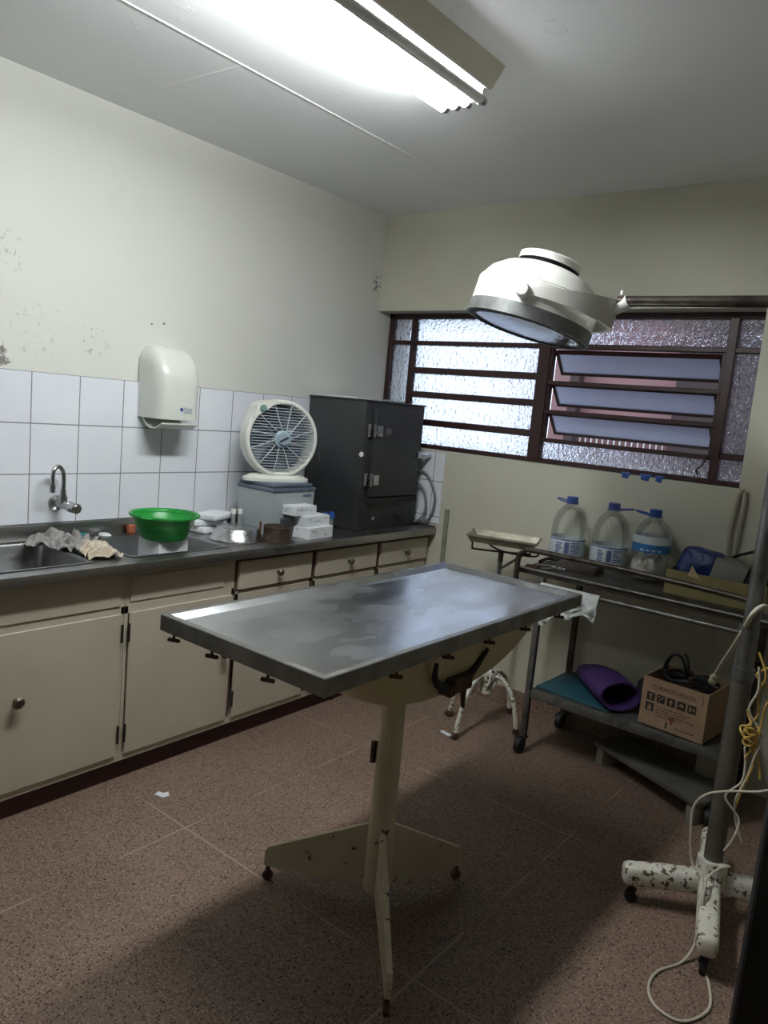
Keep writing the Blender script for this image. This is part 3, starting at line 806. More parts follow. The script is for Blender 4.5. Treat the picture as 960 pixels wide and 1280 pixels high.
MB(o_).lathe([(.014, 0), (.013, .006), (0, .008)], (X1 - .006, Y0, 1.275), (0, -1, 0), 18).build('white_button', mt['whitep'], lk)
MB(o_).lathe([(.011, 0), (.010, .005), (0, .006)], (X1, -.42, .935), (1, 0, 0), 16).build('screw', mt['chrome'], lk)
MB(o_).lathe([(.014, 0), (.013, .012), (0, .013)], (X1, -.20, .935), (1, 0, 0), 16).build('black_stud', mt['black'], lk)
tag(MB((.2, -.4, ZT)).obox((.16, -.40, ZT + .0135), (.26, .20, .008), Rz(.15), .002).build('paper_pad', mt['white'], loc=(.2, -.4, ZT)), 'thin sheaf of white paper on top of the black steel cabinet', 'paper')
tag(MB((.33, -.2, ZT)).tube([(.28, -.24, ZT + .014), (.31, -.20, ZT + .016), (.30, -.15, ZT + .013), (.34, -.12, ZT + .014), (.30, -.08, ZT + .013)], .005, 6).build('string', mt['inkgrey'], loc=(.33, -.2, ZT)), 'grey bit of cord on top of the black steel cabinet', 'cord')
hs = MB((.5, -.008, ZD))
hs.tube([(.40, -.008, 1.17), (.44, -.008, 1.185), (.49, -.008, 1.15), (.535, -.008, 1.06), (.532, -.008, .97), (.50, -.008, .915), (.445, -.008, .8955), (.40, -.009, .8945)], .007, 8)
tag(hs.build('hose', mt['cableg'], loc=(.5, -.008, ZD)), 'outer grey hose loop behind the black steel cabinet', 'hose', 'grey hoses')
hs = MB((.5, -.022, ZD))
hs.tube([(.40, -.024, 1.11), (.435, -.024, 1.11), (.475, -.024, 1.07), (.492, -.024, .99), (.475, -.024, .93), (.435, -.024, .896), (.40, -.025, .8945)], .007, 8)
tag(hs.build('hose', mt['cableg'], loc=(.5, -.022, ZD)), 'inner grey hose loop behind the black steel cabinet', 'hose', 'grey hoses')

# towel dispenser
dp = thing('towel_dispenser', 'ivory plastic paper towel dispenser on the wall above the sink', 'dispenser', (.008, -1.485, 1.385))
o_ = (.008, -1.485, 1.385)
rings = []
z0, z1 = 1.388, 1.695
for k in range(15):
    t = k / 14; z = z0 + (z1 - z0) * t
    dep = .165 if t < .5 else .165 - .085 * ((t - .5) / .5) ** 2.2
    hw = .112 * (1 - .02 * (1 - t)) if t < .75 else .112 - .030 * ((t - .75) / .25) ** 2.5
    pts = []
    for q in range(21):
        a = -PI / 2 + PI * q / 20
        cx = math.copysign(abs(math.cos(a)) ** .42, math.cos(a)); sy = math.copysign(abs(math.sin(a)) ** .42, math.sin(a))
        pts.append((.009 + dep * cx if abs(math.cos(a)) > 1e-6 else .009, -1.485 + hw * sy, z))
    rings.append(pts)
MB(o_).loft(rings).build('cover', mt['dispenser'], dp, smooth=50)
MB(o_).lathe([(.010, 0), (.010, .008), (0, .010)], (.05, -1.485, 1.694), (0, 0, 1), 14).build('lock', mt['dispenser'], dp)
lp = MB(o_)
prof = [(.03, 1.387), (.05, 1.36), (.09, 1.343), (.13, 1.345), (.172, 1.368), (.172, 1.374), (.13, 1.351), (.09, 1.349), (.055, 1.365), (.04, 1.387)]
lp.prism([(x, -1.585, z) for x, z in prof], (0, .19, 0)); lp.build('paper_tray', mt['dispenser'], dp, smooth=50)
lg = MB(o_)
lg.lathe([(.008, 0), (.008, .0012), (0, .0012)], (.1742, -1.488, 1.434), (1, 0, 0), 20)
text_mesh(lg, 'Tork', (.1745, -1.476, 1.428), (0, 1, 0), (0, 0, 1), .022, .0008, sx=.95)
lg.box(.1743, .1752, -1.476, -1.432, 1.421, 1.4235)
lg.build('logo', mt['inkblue'], dp, smooth=0)

# ------------------------------------------------------------------ examination table
TX0, TX1, TY0, TY1, TZ = 1.338, 1.913, -2.383, -1.081, .95
et = thing('examination_table', 'stainless steel veterinary examination table on cream pedestal in room centre', 'table', (1.655, -1.77, 0))
o_ = (1.655, -1.77, 0)
tp = MB(o_)
def rect(x0, x1, y0, y1, z): return [(x0, y0, z), (x1, y0, z), (x1, y1, z), (x0, y1, z)]
e = .018
ring_list = [rect(TX0 + .01, TX1 - .01, TY0 + .01, TY1 - .01, TZ - .042), rect(TX0, TX1, TY0, TY1, TZ - .042), rect(TX0, TX1, TY0, TY1, TZ - .002), rect(TX0 + .002, TX1 - .002, TY0 + .002, TY1 - .002, TZ),
             rect(TX0 + e, TX1 - e, TY0 + e, TY1 - e, TZ)]
tp.loft(ring_list, caps=False)
bmesh.ops.remove_doubles(tp.bm, verts=tp.bm.verts, dist=1e-5)
tp.build('rim', mt['rim'], et, smooth=20)
tb = MB(o_)
R_ = [rect(TX0 + e, TX1 - e, TY0 + e, TY1 - e, TZ), rect(TX0 + e + .022, TX1 - e - .022, TY0 + e + .022, TY1 - e - .022, TZ - .013)]
tb.loft(R_, caps=False)
tb.f([tb.v(p) for p in R_[1]])
tb.box(TX0 + .012, TX1 - .012, TY0 + .012, TY1 - .012, TZ - .041, TZ - .030)
tb.build('tabletop', mt['table'], et, smooth=0)
# sump hull
hl = MB(o_); rings = []
for k in range(15):
    t = k / 14; q_ = t ** .42
    z = .727 + (.9075 - .727) * t
    cx = 1.655 + (1.647 - 1.655) * q_; cy = -1.77 + (-1.624 + 1.77) * q_
    rx = .152 + (.238 - .152) * q_; ry = .173 + (.523 - .173) * q_
    pw = lambda v_: math.copysign(abs(v_) ** .66, v_)
    rings.append([(cx + rx * pw(math.cos(2 * PI * i / 56)), cy + ry * pw(math.sin(2 * PI * i / 56)), z) for i in range(56)])
hl.loft(rings); hl.build('drain_sump', mt['cream'], et, smooth=60)
MB(o_).cyl((1.655, -1.77, .055), (1.655, -1.77, .729), .042, .036, seg=32).build('column', mt['creamchip'], et)
MB(o_).box(1.612, 1.626, -1.808, -1.792, .46, .53, .003).build('drain_stub', mt['iron'], et)
C0 = V((1.655, -1.77, 0))
for tip in (V((1.330, -1.935, 0)), V((1.770, -1.470, 0)), V((1.958, -2.095, 0))):
    d = (tip - C0); L = d.length; d.normalize(); n = V((-d.y, d.x, 0))
    pts = [(.03, .055), (.03, .265), (L - .01, .115), (L, .10), (L, .052), (L - .02, .050)]
    f_ = MB(o_); f_.prism([tuple(C0 + d * a - n * .008 + V((0, 0, z))) for a, z in pts], n * .016)
    ff = f_.build('fin_foot', mt['creamchip'], et, smooth=0)
    t_ = C0 + d * (L - .012)
    k_ = MB(o_); k_.cyl(t_ + V((0, 0, .02)), t_ + V((0, 0, .054)), .007, seg=10).cyl(t_ - n * .008 + V((0, 0, .0165)), t_ + n * .008 + V((0, 0, .0165)), .016, seg=16)
    k_.build('caster', mt['iron'], ff)
# wing bolts around the rim
def hook(x, y, ang):
    k_ = MB(o_); k_.cyl((x, y, TZ - .062), (x, y, TZ - .041), .004, seg=8)
    k_.obox((x, y, TZ - .065), (.034, .010, .009), Rz(ang), .002)
    k_.build('wing_bolt', mt['iron'], et)
for x in (1.371, 1.523, 1.722): hook(x, TY0 + .02, .35)
hook(1.874, TY0 + .05, .9)
for y in (-2.104, -1.876, -1.663, -1.445, -1.206): hook(TX1 - .02, y, .6)
# curved tilt levers on the side of the sump
TLO = V((0, -.055, .010))
def sh_(*pts): return [V(p) + TLO for p in pts]
tl = MB(o_)
tl.tube(sh_((1.885, -1.862, .862), (1.875, -1.846, .816), (1.868, -1.802, .78), (1.868, -1.752, .769)), lambda t: .006 + .009 * t, 10)
tlo = tl.build('tilt_lever', mt['black'], et)
tl = MB(o_)
tl.tube(sh_((1.868, -1.667, .779), (1.87, -1.629, .801), (1.885, -1.595, .852)), lambda t: .015 - .010 * t, 10)
tl.build('tilt_lever', mt['black'], et)
tb_ = MB(tuple(V(o_) - TLO)); tb_.box(1.842, 1.887, -1.762, -1.664, .750, .794, .006).box(1.838, 1.883, -1.772, -1.742, .744, .772, .004).cyl((1.76, -1.713, .772), (1.848, -1.713, .772), .014, seg=12).cyl((1.868, -1.682, .75), (1.868, -1.676, .69), .010, .006, seg=10)
tb_.build('lever_bracket', mt['iron'], tlo)

# ------------------------------------------------------------------ instrument tray stand
SX, SY = 1.175, -.335
st = thing('instrument_stand', 'white chipped four legged instrument stand with tray behind the table', 'stand', (SX, SY, 0))
o_ = (SX, SY, 0)
for fx_, fy_ in ((1.172, -.570), (1.005, -.365), (1.345, -.30), (1.19, -.085)):
    D = V((fx_ - SX, fy_ - SY, 0)); u = D.normalized()
    B = V((SX, SY, 0))
    l_ = MB(o_)
    l_.tube([B + u * .02 + V((0, 0, .27)), B + D * .45 + V((0, 0, .262)), B + D * .78 + V((0, 0, .19)), B + D * .95 + V((0, 0, .09)), B + D + V((0, 0, .028))], .0115, 10)
    lo = l_.build('leg', mt['white_chip'], st)
    k_ = MB(o_); q = B + D + u * .012; n = V((-u.y, u.x, 0))
    k_.cyl(B + D + V((0, 0, .012)), B + D + V((0, 0, .034)), .015, .012, seg=10).cyl(q - n * .007 + V((0, 0, .0145)), q + n * .007 + V((0, 0, .0145)), .014, seg=14)
    k_.build('caster', mt['iron'], lo)
cb = MB(o_); cb.cyl((SX, SY, .18), (SX, SY, .33), .036, .028, seg=16).cyl((SX, SY, .25), (SX, SY, .285), .046, .046, seg=16)
for k in range(6):
    a = k * 1.05; cb.tube([(SX + .03 * math.cos(a), SY + .03 * math.sin(a), .20), (SX + .048 * math.cos(a + .3), SY + .048 * math.sin(a + .3), .25), (SX + .028 * math.cos(a + .5), SY + .028 * math.sin(a + .5), .31)], .007, 8)
cb.build('casting', mt['white_chip'], st)
MB(o_).cyl((SX, SY, .28), (SX, SY, .875), .010, seg=14).build('pole', mt['trollpipe'], st)
sp = MB(o_)
sp.tube([(1.05, -.40, .927), (1.05, -.40, .895), (1.07, -.385, .885), (1.26, -.26, .885), (1.285, -.245, .893), (1.285, -.245, .925)], .005, 8, n=4)
sp.tube([(1.06, -.26, .927), (1.07, -.27, .90), (1.19, -.335, .89), (1.34, -.30, .892), (1.345, -.30, .925)], .005, 8, n=4)
sp.cyl((SX, SY, .84), (SX, SY, .89), .013, seg=12)
sp.tube([(SX, SY, .80), (SX + .10, SY + .03, .885)], .006, 8)
sp.build('tray_support', mt['trollrail'], st)
# tray: quadrilateral pan with raised flared sides
Q = [V((1.052, -.476, 0)), V((1.384, -.387, 0)), V((1.30, -.165, 0)), V((.955, -.252, 0))]
cen = sum(Q, V()) / 4
def inset(fct, z): return [tuple(cen + (q - cen) * fct + V((0, 0, z))) for q in Q]
ty = thing('instrument_tray', 'shallow metal instrument tray resting on the stand behind the table', 'tray', tuple(cen + V((0, 0, .928))))
to = tuple(cen + V((0, 0, .928)))
m_ = MB(to); m_.loft([inset(.86, .929), inset(.96, .957), inset(1.0, .958), inset(1.0, .962), inset(.95, .962), inset(.85, .934)], caps=True)
m_.build('pan', M('dull_tray_metal', (.30, .285, .22), .45, .6, col2=(.17, .155, .12), scale=9), ty, smooth=0)

# ------------------------------------------------------------------ trolley
tr = thing('trolley', 'dark stained two tier metal trolley under the window on casters', 'trolley', (1.88, -.21, 0))
o_ = (1.88, -.21, 0)
tx0, tx1, ty0, ty1, tz = 1.33, 2.40, -.45, -.005, .855
m_ = MB(o_).box(tx0, tx1, ty0 + .012, ty1, tz - .022, tz, .003).box(tx0, tx1, ty1 - .008, ty1, tz, tz + .015)
m_.build('top_tray', mt['troll'], tr)
MB(o_).cyl((tx0, ty0 + .004, tz + .004), (tx1, ty0 + .004, tz + .004), .0065, seg=12).build('front_edge', mt['trollpipe'], tr)
MB(o_).cyl((1.44, ty0 - .005, .80), (2.32, ty0 - .005, .80), .011, seg=14).build('front_tube', mt['trollpipe'], tr)
MB(o_).tube([(1.332, ty0 - .008, .80), (1.332, ty0 - .008, .88), (1.338, ty0 - .008, .915), (1.365, ty0 - .008, .941), (1.42, ty0 - .008, .948), (1.85, ty0 - .008, .946), (2.27, ty0 - .008, .932), (2.315, ty0 - .008, .915), (2.335, ty0 - .008, .87), (2.335, ty0 - .008, .80)], .0125, 12).build('guard_rail', mt['trollrail'], tr)
MB(o_).tube([(1.332, ty1 - .02, .80), (1.332, ty1 - .02, .855)], .010, 10).build('rear_rail_stub', mt['trollrail'], tr)
MB(o_).box(1.46, 2.31, ty0 + .01, ty1 - .02, .285, .305, .003).box(1.455, 2.315, ty0 - .003, ty0 + .01, .27, .312, .002).build('shelf', mt['trollpipe'], tr)
for x, y in ((1.458, ty0 + .004), (1.465, -.03), (2.305, ty0 + .004), (2.305, -.03)):
    front = y < -.2
    l_ = MB(o_).box(x - .0135, x + .0135, y - .0135, y + .0135, .07, tz - .022, .003).build('leg', mt['trollpipe'] if front else mt['trollrail'], tr)
    k_ = MB(o_)
    cx, cy = x - .015, y - .006
    k_.obox((x, y, .078), (.034, .034, .010)).box(cx - .014, cx - .010, cy - .02, cy + .02, .03, .075).box(cx + .018, cx + .022, cy - .02, cy + .02, .03, .075)
    k_.cyl((cx - .009, cy, .0375), (cx + .017, cy, .0375), .0372, seg=20)
    k_.build('caster', mt['black'], l_)

# water bottles
def bottle(x, y, rz, lab, kind, tilt_handle=1):
    r = thing('water_bottle', lab, 'bottle', (x, y, tz + .0005), rz, 'large clear water bottles on the trolley')
    S = .083
    pr_ = [(.0, .006), (.05, .002), (.072, .0), (.080, .010), (.083, .03), (.083, .10), (.080, .105), (.083, .11), (.083, .175), (.078, .21), (.062, .25), (.042, .275), (.028, .285), (.024, .29), (.024, .315)]
    MB().lathe(pr_, seg=40).build('shell', mt['pet'], r, smooth=60)
    MB().lathe([(.027, .300), (.027, .322), (.024, .325), (0, .325)], seg=24).lathe([(.024, .290), (.031, .291), (.031, .297), (.024, .298)], seg=24).build('cap', mt['bluecap'] if kind < 2 else mt['blue'], r)
    hd = MB(); a = tilt_handle
    hd.tube([(.026 * math.cos(a + 1.2), .026 * math.sin(a + 1.2), .296), (.05 * math.cos(a + .5), .05 * math.sin(a + .5), .300), (.085 * math.cos(a + .12), .085 * math.sin(a + .12), .306), (.085 * math.cos(a - .12), .085 * math.sin(a - .12), .306), (.05 * math.cos(a - .5), .05 * math.sin(a - .5), .300), (.026 * math.cos(a - 1.2), .026 * math.sin(a - 1.2), .296)], .0035, 8)
    hd.build('carry_handle', mt['bluecap'] if kind < 2 else mt['blue'], r)
    Z0, Z1 = (.045, .125) if kind < 2 else (.155, .215)
    if kind < 2:
        lb = MB().lathe([(.0838, Z0), (.0842, Z0 + .002), (.0842, Z1), (.0838, Z1 + .002)], seg=40).build('paper_label', mt['labelw'], r)
        bd = MB(); bd.lathe([(.0845, Z1 - .006), (.0848, Z1 - .001)], seg=40); bd.build('label_band', mt['inkblue'], lb)
    else:
        lb = MB().lathe([(.0842, Z0 - .02), (.0848, Z0 + .018)], seg=40).build('paper_label', mt['labelb'], r)
        MB().lathe([(.0848, Z0 + .018), (.0835, Z1 - .025), (.081, Z1 - .008)], seg=40).build('label_band', mt['labelw'], lb)
    # barcode and print blocks, bent round the label
    p = MB(); rnd = random.Random(kind + 5)
    def patch(a0, a1, z0, z1, rr_=.0853):
        n = max(1, int((a1 - a0) / .08)); 
        for i in range(n):
            A = a0 + (a1 - a0) * i / n; B = a0 + (a1 - a0) * (i + 1) / n
            p.f([p.v((rr_ * math.cos(A), rr_ * math.sin(A), z0)), p.v((rr_ * math.cos(B), rr_ * math.sin(B), z0)), p.v((rr_ * math.cos(B), rr_ * math.sin(B), z1)), p.v((rr_ * math.cos(A), rr_ * math.sin(A), z1))])
    if kind < 2:
        a = -1.3 - rz
        for i in range(12): patch(a + i * .022, a + i * .022 + .012, Z0 + .012, Z1 - .014)
        for i in range(6):
            q = a + .34
            patch(q, q + .25 + rnd.random() * .35, Z0 + .012 + i * .010, Z0 + .016 + i * .010)
        for i in range(5):
            q = a - .52
            patch(q, q + .18 + rnd.random() * .22, Z0 + .012 + i * .011, Z0 + .017 + i * .011)
    else:
        a = -1.35 - rz
        for i in range(4): patch(a - .45 + i * .3, a - .27 + i * .3, Z0 - .012, Z0 - .005, .0856)
        patch(a - .6, a - .3, Z0 + .022, Z0 + .034, .0856)
        p.thick = 0
    p.build('label_print', mt['inkblue'] if kind < 2 else mt['labelw'], lb, smooth=0)
    return r
mt['labelw'] = M('white_label', (.62, .68, .72), .45)
mt['labelb'] = M('blue_label', (.04, .20, .50), .4)
bottle(1.400, -.095, 0, 'clear water bottle with low white label, nearest the instrument tray', 0, 2.9)
bottle(1.610, -.095, .2, 'clear water bottle with low white label, middle of the three', 1, .1)
b3 = bottle(1.805, -.098, .1, 'clear water bottle with blue band label holding used cotton wool', 2, 3.0)
cw = MB(); rnd = random.Random(4)
cw.lathe([(.0, .008), (.05, .008), (.072, .02), (.077, .05), (.070, .085), (.045, .11), (0, .12)], seg=40)
bmesh.ops.subdivide_edges(cw.bm, edges=cw.bm.edges, cuts=1, use_grid_fill=True)
for v_ in cw.bm.verts:
    n_ = mnoise.noise(V(v_.co) * 38 + V((3, 1, 2))) + .5 * mnoise.noise(V(v_.co) * 80)
    k = 1 + .12 * min(n_, .5); r2 = math.hypot(v_.co.x, v_.co.y)
    v_.co.z = max(.006, v_.co.z * (1 + .22 * n_))
    s_ = min(k, .077 / max(r2, 1e-4)); v_.co.x *= s_; v_.co.y *= s_
cwo = cw.build('cotton_wool', mt['cotton'], smooth=80); cwo.location = (1.805, -.098, tz + .001)
cwo['kind'] = 'stuff'; tag(cwo, 'wad of used cotton wool at the bottom of the blue label bottle', 'cotton wool')

# small things on the trolley top
tag(MB((1.54, -.22, tz)).box(1.44, 1.63, -.285, -.165, tz + .0005, tz + .032, .003).box(1.445, 1.625, -.28, -.17, tz + .032, tz + .036).build('instrument_case', mt['troll'], loc=(1.54, -.22, tz)), 'flat dark metal instrument case in front of the water bottles', 'case')
fp = thing('forceps', 'steel forceps lying on the left end of the trolley', 'forceps', (1.42, -.30, tz + .006), .4)
MB().tube([(-.07, .006, 0), (0, .002, .001), (.03, -.006, 0)], .004, 8).tube([(-.07, -.006, 0.002), (0, -.001, .003), (.03, .006, .002)], .004, 8).build('shanks', mt['chrome'], fp)
for s in (-1, 1):
    MB().tube([(.045 + .016 * math.cos(a * PI / 6), s * .016 + .013 * math.sin(a * PI / 6), .001) for a in range(13)], .003, 8, n=2).build('finger_ring', mt['chrome'], fp)
fp2 = copy_thing(fp, (1.455, -.345, tz + .006), 'steel forceps lying nearest the trolley front edge', 1.1)
tag(MB((1.37, -.15, tz)).tube([(1.345, -.26, tz + .01), (1.36, -.20, tz + .022), (1.38, -.14, tz + .012), (1.37, -.08, tz + .022), (1.345, -.05, tz + .012)], .008, 8).build('rubber_tubing', mt['black'], loc=(1.37, -.15, tz)), 'short black rubber tubing lying at the trolley left end', 'tubing')
tag(MB((1.36, -.33, tz)).obox((1.375, -.39, tz + .006), (.06, .05, .011), Rz(.2), .003).build('clip_tray', mt['iron'], loc=(1.36, -.33, tz)), 'small rusty metal dish at the near left trolley corner', 'dish')
# white cloth over the front tube
def cl(u, v_):
    x = 1.462 + .275 * u
    fold = .012 * math.sin(u * 15 + 1) + .016 * mnoise.noise(V((u * 5, v_ * 3, 2))) + .008 * mnoise.noise(V((u * 14, v_ * 12, 7)))
    TY = ty0 - .005; rr_ = .0145
    s = v_ * 1.2
    if s < .2: return V((x, TY + rr_ + .002, .80 - .05 * (1 - s / .2)))
    if s < .4:
        a = PI * (s - .2) / .2
        return V((x, TY + (rr_ + .002) * math.cos(a), .80 + rr_ * math.sin(a)))
    d = (s - .4) / .8
    ln = .095 + .075 * max(0, 1 - u * 1.5) ** 1.2 + .012 * math.sin(u * 14)
    return V((x + .018 * d * (1 - u) + fold * .6 * d, TY - rr_ - .003 - abs(fold) * 1.6 * min(1, d * 2), .80 - d * ln))
tag(MB((1.58, -.46, tz)).sheet(cl, 40, 36, .002).build('cloth', mt['cloth'], smooth=70, loc=(1.58, -.46, tz)), 'white cloth hanging over the front tube of the trolley', 'cloth')

# khaki tray box with bag
kb = thing('open_carton', 'low khaki cardboard box on the right of the trolley top', 'box', (2.11, -.155, tz + .0005))
o_ = (2.11, -.155, tz + .0005)
m_ = MB(o_)
kx0, kx1, ky0, ky1, kz = 1.945, 2.335, -.295, -.02, tz + .105
m_.box(kx0, kx1, ky0, ky1, tz + .001, tz + .006)
m_.box(kx0, kx1, ky0, ky0 + .005, tz + .006, kz); m_.box(kx0, kx1, ky1 - .005, ky1, tz + .006, kz - .01)
m_.box(kx0, kx0 + .005, ky0 + .005, ky1 - .005, tz + .006, kz); m_.box(kx1 - .005, kx1, ky0 + .005, ky1 - .005, tz + .006, kz)
m_.build('tray', mt['khaki'], kb, smooth=0)
MB(o_).prism([(2.035, -.2995, kz - .012), (2.085, -.2995, kz - .020), (2.045, -.292, kz + .032)], (0, .003, 0)).build('torn_corner', mt['tan'], kb, smooth=0)
def bag(u, v_):
    a = 2 * PI * u; b = PI * (v_ - .5)
    sgn = lambda q, e_: math.copysign(abs(q) ** e_, q)
    x = .095 * sgn(math.cos(b), .5) * sgn(math.cos(a), .6); y = .055 * sgn(math.cos(b), .5) * sgn(math.sin(a), .6); z = .090 * sgn(math.sin(b), .6)
    n_ = mnoise.noise(V((x * 16, y * 16, z * 16))) * .014
    return Ry(.18) @ V((x + n_, y + n_, z + n_))
bo = MB().sheet(bag, 32, 20); bmesh.ops.remove_doubles(bo.bm, verts=bo.bm.verts, dist=1e-4); bo.thick = 0
bo = bo.build('bag', mt['bluebag'], smooth=70); bo.location = (2.045, -.165, tz + .108)
tag(bo, 'crumpled navy blue bag stuffed in the khaki box', 'bag')
tag(MB((2.16, -.16, tz)).obox((2.165, -.15, tz + .115), (.13, .16, .10), Rz(.1) @ Ry(.22), .004).build('carton', mt['greycard'], loc=(2.16, -.16, tz)), 'grey card carton tilted inside the khaki box', 'box')
tag(MB((2.27, -.16, tz)).obox((2.275, -.16, tz + .10), (.075, .17, .13), Rz(.1) @ Ry(.30), .008).build('pouch', mt['black'], loc=(2.27, -.16, tz)), 'black pouch at the right end of the khaki box', 'pouch')

# lower shelf
tm = MB().obox((0, 0, .006), (.36, .30, .011), None, .004)
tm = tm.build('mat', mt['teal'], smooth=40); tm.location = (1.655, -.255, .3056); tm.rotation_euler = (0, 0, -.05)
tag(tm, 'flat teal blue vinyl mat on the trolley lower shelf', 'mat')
# purple roll: soft cylinder along its axis, open dark mouth
pa = V((1.585, -.10, 0)); pb = V((1.86, -.385, 0)); ax = (pb - pa).normalized(); L = (pb - pa).length; sd = V((-ax.y, ax.x, 0))
pp = MB(tuple((pa + pb) / 2 + V((0, 0, .3182))))
rings = []
for k in range(15):
    t = k / 14; r_ = .045 + .035 * math.sin(min(1, t * 1.6) * PI / 2)
    c = pa + ax * (L * t) + V((0, 0, .3185 + r_ * .80))
    rings.append([tuple(c + sd * (r_ * 1.15 * math.cos(2 * PI * i / 28)) + V((0, 0, r_ * .8 * math.sin(2 * PI * i / 28))) + V((0, 0, .004 * mnoise.noise(V((t * 6, i * .5, 1)))))) for i in range(28)])
c1 = pb + V((0, 0, .3185 + .064))
rings.append([tuple(c1 - ax * .004 + sd * (.080 * math.cos(2 * PI * i / 28)) + V((0, 0, .055 * math.sin(2 * PI * i / 28)))) for i in range(28)])
c2 = pb - ax * .16 + V((0, 0, .3185 + .062))
rings.append([tuple(c2 + sd * (.070 * math.cos(2 * PI * i / 28)) + V((0, 0, .046 * math.sin(2 * PI * i / 28)))) for i in range(28)])
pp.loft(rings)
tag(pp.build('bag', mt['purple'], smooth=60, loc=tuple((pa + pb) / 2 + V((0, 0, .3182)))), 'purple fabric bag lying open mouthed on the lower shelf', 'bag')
# cardboard box with cables
bx0, bx1, by0, by1, bz0, bz1 = 1.955, 2.225, -.43, -.15, .3125, .525
ba = -.10; bc = V((2.10, -.30, bz0))
cbx = thing('cardboard_box', 'brown cardboard box printed with black pictograms on the lower shelf', 'box', tuple(bc), ba)
W2, D2, Hh = .135, .125, .205
m_ = MB(); 
m_.box(-W2, W2, -D2, D2, 0, .004)
m_.box(-W2, W2, -D2, -D2 + .005, .004, Hh); m_.box(-W2, W2, D2 - .005, D2, .004, Hh)
m_.box(-W2, -W2 + .005, -D2 + .005, D2 - .005, .004, Hh); m_.box(W2 - .005, W2, -D2 + .005, D2 - .005, .004, Hh)
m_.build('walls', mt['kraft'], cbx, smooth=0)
pk = MB()
yf = -D2
text_mesh(pk, 'CUIDADO FRAGIL', (-.095, yf - .0003, .162), (1, 0, 0), (0, 0, 1), .024, .0005, sx=.95)
def sq(x, z, s=.034): pk.box(x, x + s, yf - .0012, yf - .0004, z, z + s)
for i in range(5): sq(-.112 + i * .043, .108)
sq(-.112, .064)
for i, wd in enumerate((.14, .12, .15, .10)):
    x = -.066
    while x < -.066 + wd:
        l = .006 + random.random() * .014; pk.box(x, x + l, yf - .001, yf - .0004, .088 - i * .012, .091 - i * .012); x += l + .004
pk.box(.02, .10, yf - .001, yf - .0004, .022, .025); pk.box(-.02, -.013, yf - .001, yf - .0004, .012, .038)
pk.box(.115, .117, yf - .001, yf - .0004, .15, .19); pk.box(.105, .117, yf - .001, yf - .0004, .188, .19)
pko = pk.build('print', mt['ink'], cbx, smooth=0)
pg = MB()
def gl_(pts, x, z): pg.prism([(x + a * .034, yf - .0020, z + b * .034) for a, b in pts], (0, .0006, 0))
gl_([(.3, .2), (.7, .2), (.55, .45), (.75, .8), (.25, .8), (.45, .45)], -.112, .108)
gl_([(.15, .15), (.25, .15), (.85, .8), (.75, .85)], -.069, .108); gl_([(.2, .6), (.45, .85), (.2, .85)], -.069, .108)
gl_([(.4, .15), (.6, .15), (.6, .55), (.8, .55), (.5, .88), (.2, .55), (.4, .55)], -.026, .108)
gl_([(.15, .4), (.85, .4), (.7, .65), (.5, .78), (.3, .65)], .017, .108)
gl_([(.2, .2), (.4, .2), (.4, .8), (.2, .8)], .060, .108); gl_([(.5, .5), (.8, .75), (.8, .3)], .060, .108)
gl_([(.3, .1), (.7, .1), (.75, .5), (.6, .8), (.5, .9), (.4, .6), (.25, .5)], -.112, .064)
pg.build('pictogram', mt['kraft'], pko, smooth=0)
MB().box(-.008, .014, yf - .0011, yf - .0004, .05, .062).box(-.002, .008, yf - .0011, yf - .0004, .035, .05).build('red_mark', mt['inkred'], pko, smooth=0)
rnd = random.Random(11)
labs = ['thick black cable coil filling the cardboard box', 'black cable loop standing highest out of the cardboard box', 'black cable loop at the right side of the cardboard box']
for k in range(3):
    m_ = MB(tuple(bc)); pts = []
    for i in range(20):
        a = i * .62 + k * 2
        rr_ = (.085 if k == 0 else .05) + .02 * rnd.random()
        ox, oy = ((0, 0), (-.07, .03), (.06, .02))[k]
        z = (.15 + .003 * i + .02 * rnd.random()) if k == 0 else (.19 + .075 * max(0, math.sin(a)) * (1.25 if k == 1 else .6))
        if k == 1: pts.append(bc + V((ox + .045 * math.cos(a), oy + .03 * math.sin(a * .5) + .003 * i, z)))
        elif k == 2: pts.append(bc + V((ox + .05 * math.cos(a), oy + .06 * math.sin(a * .7), z)))
        else: pts.append(bc + V((ox + rr_ * math.cos(a), oy + rr_ * math.sin(a), z)))
    m_.tube(pts, .006 if k else .0075, 8, n=5)
    tag(m_.build('cable_coil', mt['cableb'], loc=tuple(bc)), labs[k], 'cable', 'black cables in the box')
tag(MB((1.93, -.16, .31)).lathe([(0, 0), (.06, 0), (.062, .02), (.055, .09), (.03, .115), (0, .12)], (1.90, -.13, .3056), seg=24).build('pouch', mt['black'], loc=(1.93, -.16, .31)), 'rounded black pouch behind the purple bag', 'pouch')

# plank stool below the trolley
ps = thing('plank_step', 'low grey painted plank step on the floor below the trolley', 'step stool', (2.04, -.29, 0), -.43)
MB().box(-.29, .29, -.115, .115, .082, .104, .003).build('board', mt['plank'], ps)
for s in (-1, 1):
    MB().box(s * .255 - .02, s * .255 + .02, -.105, .105, 0, .0815, .003).build('foot_block', mt['plank2'], ps)

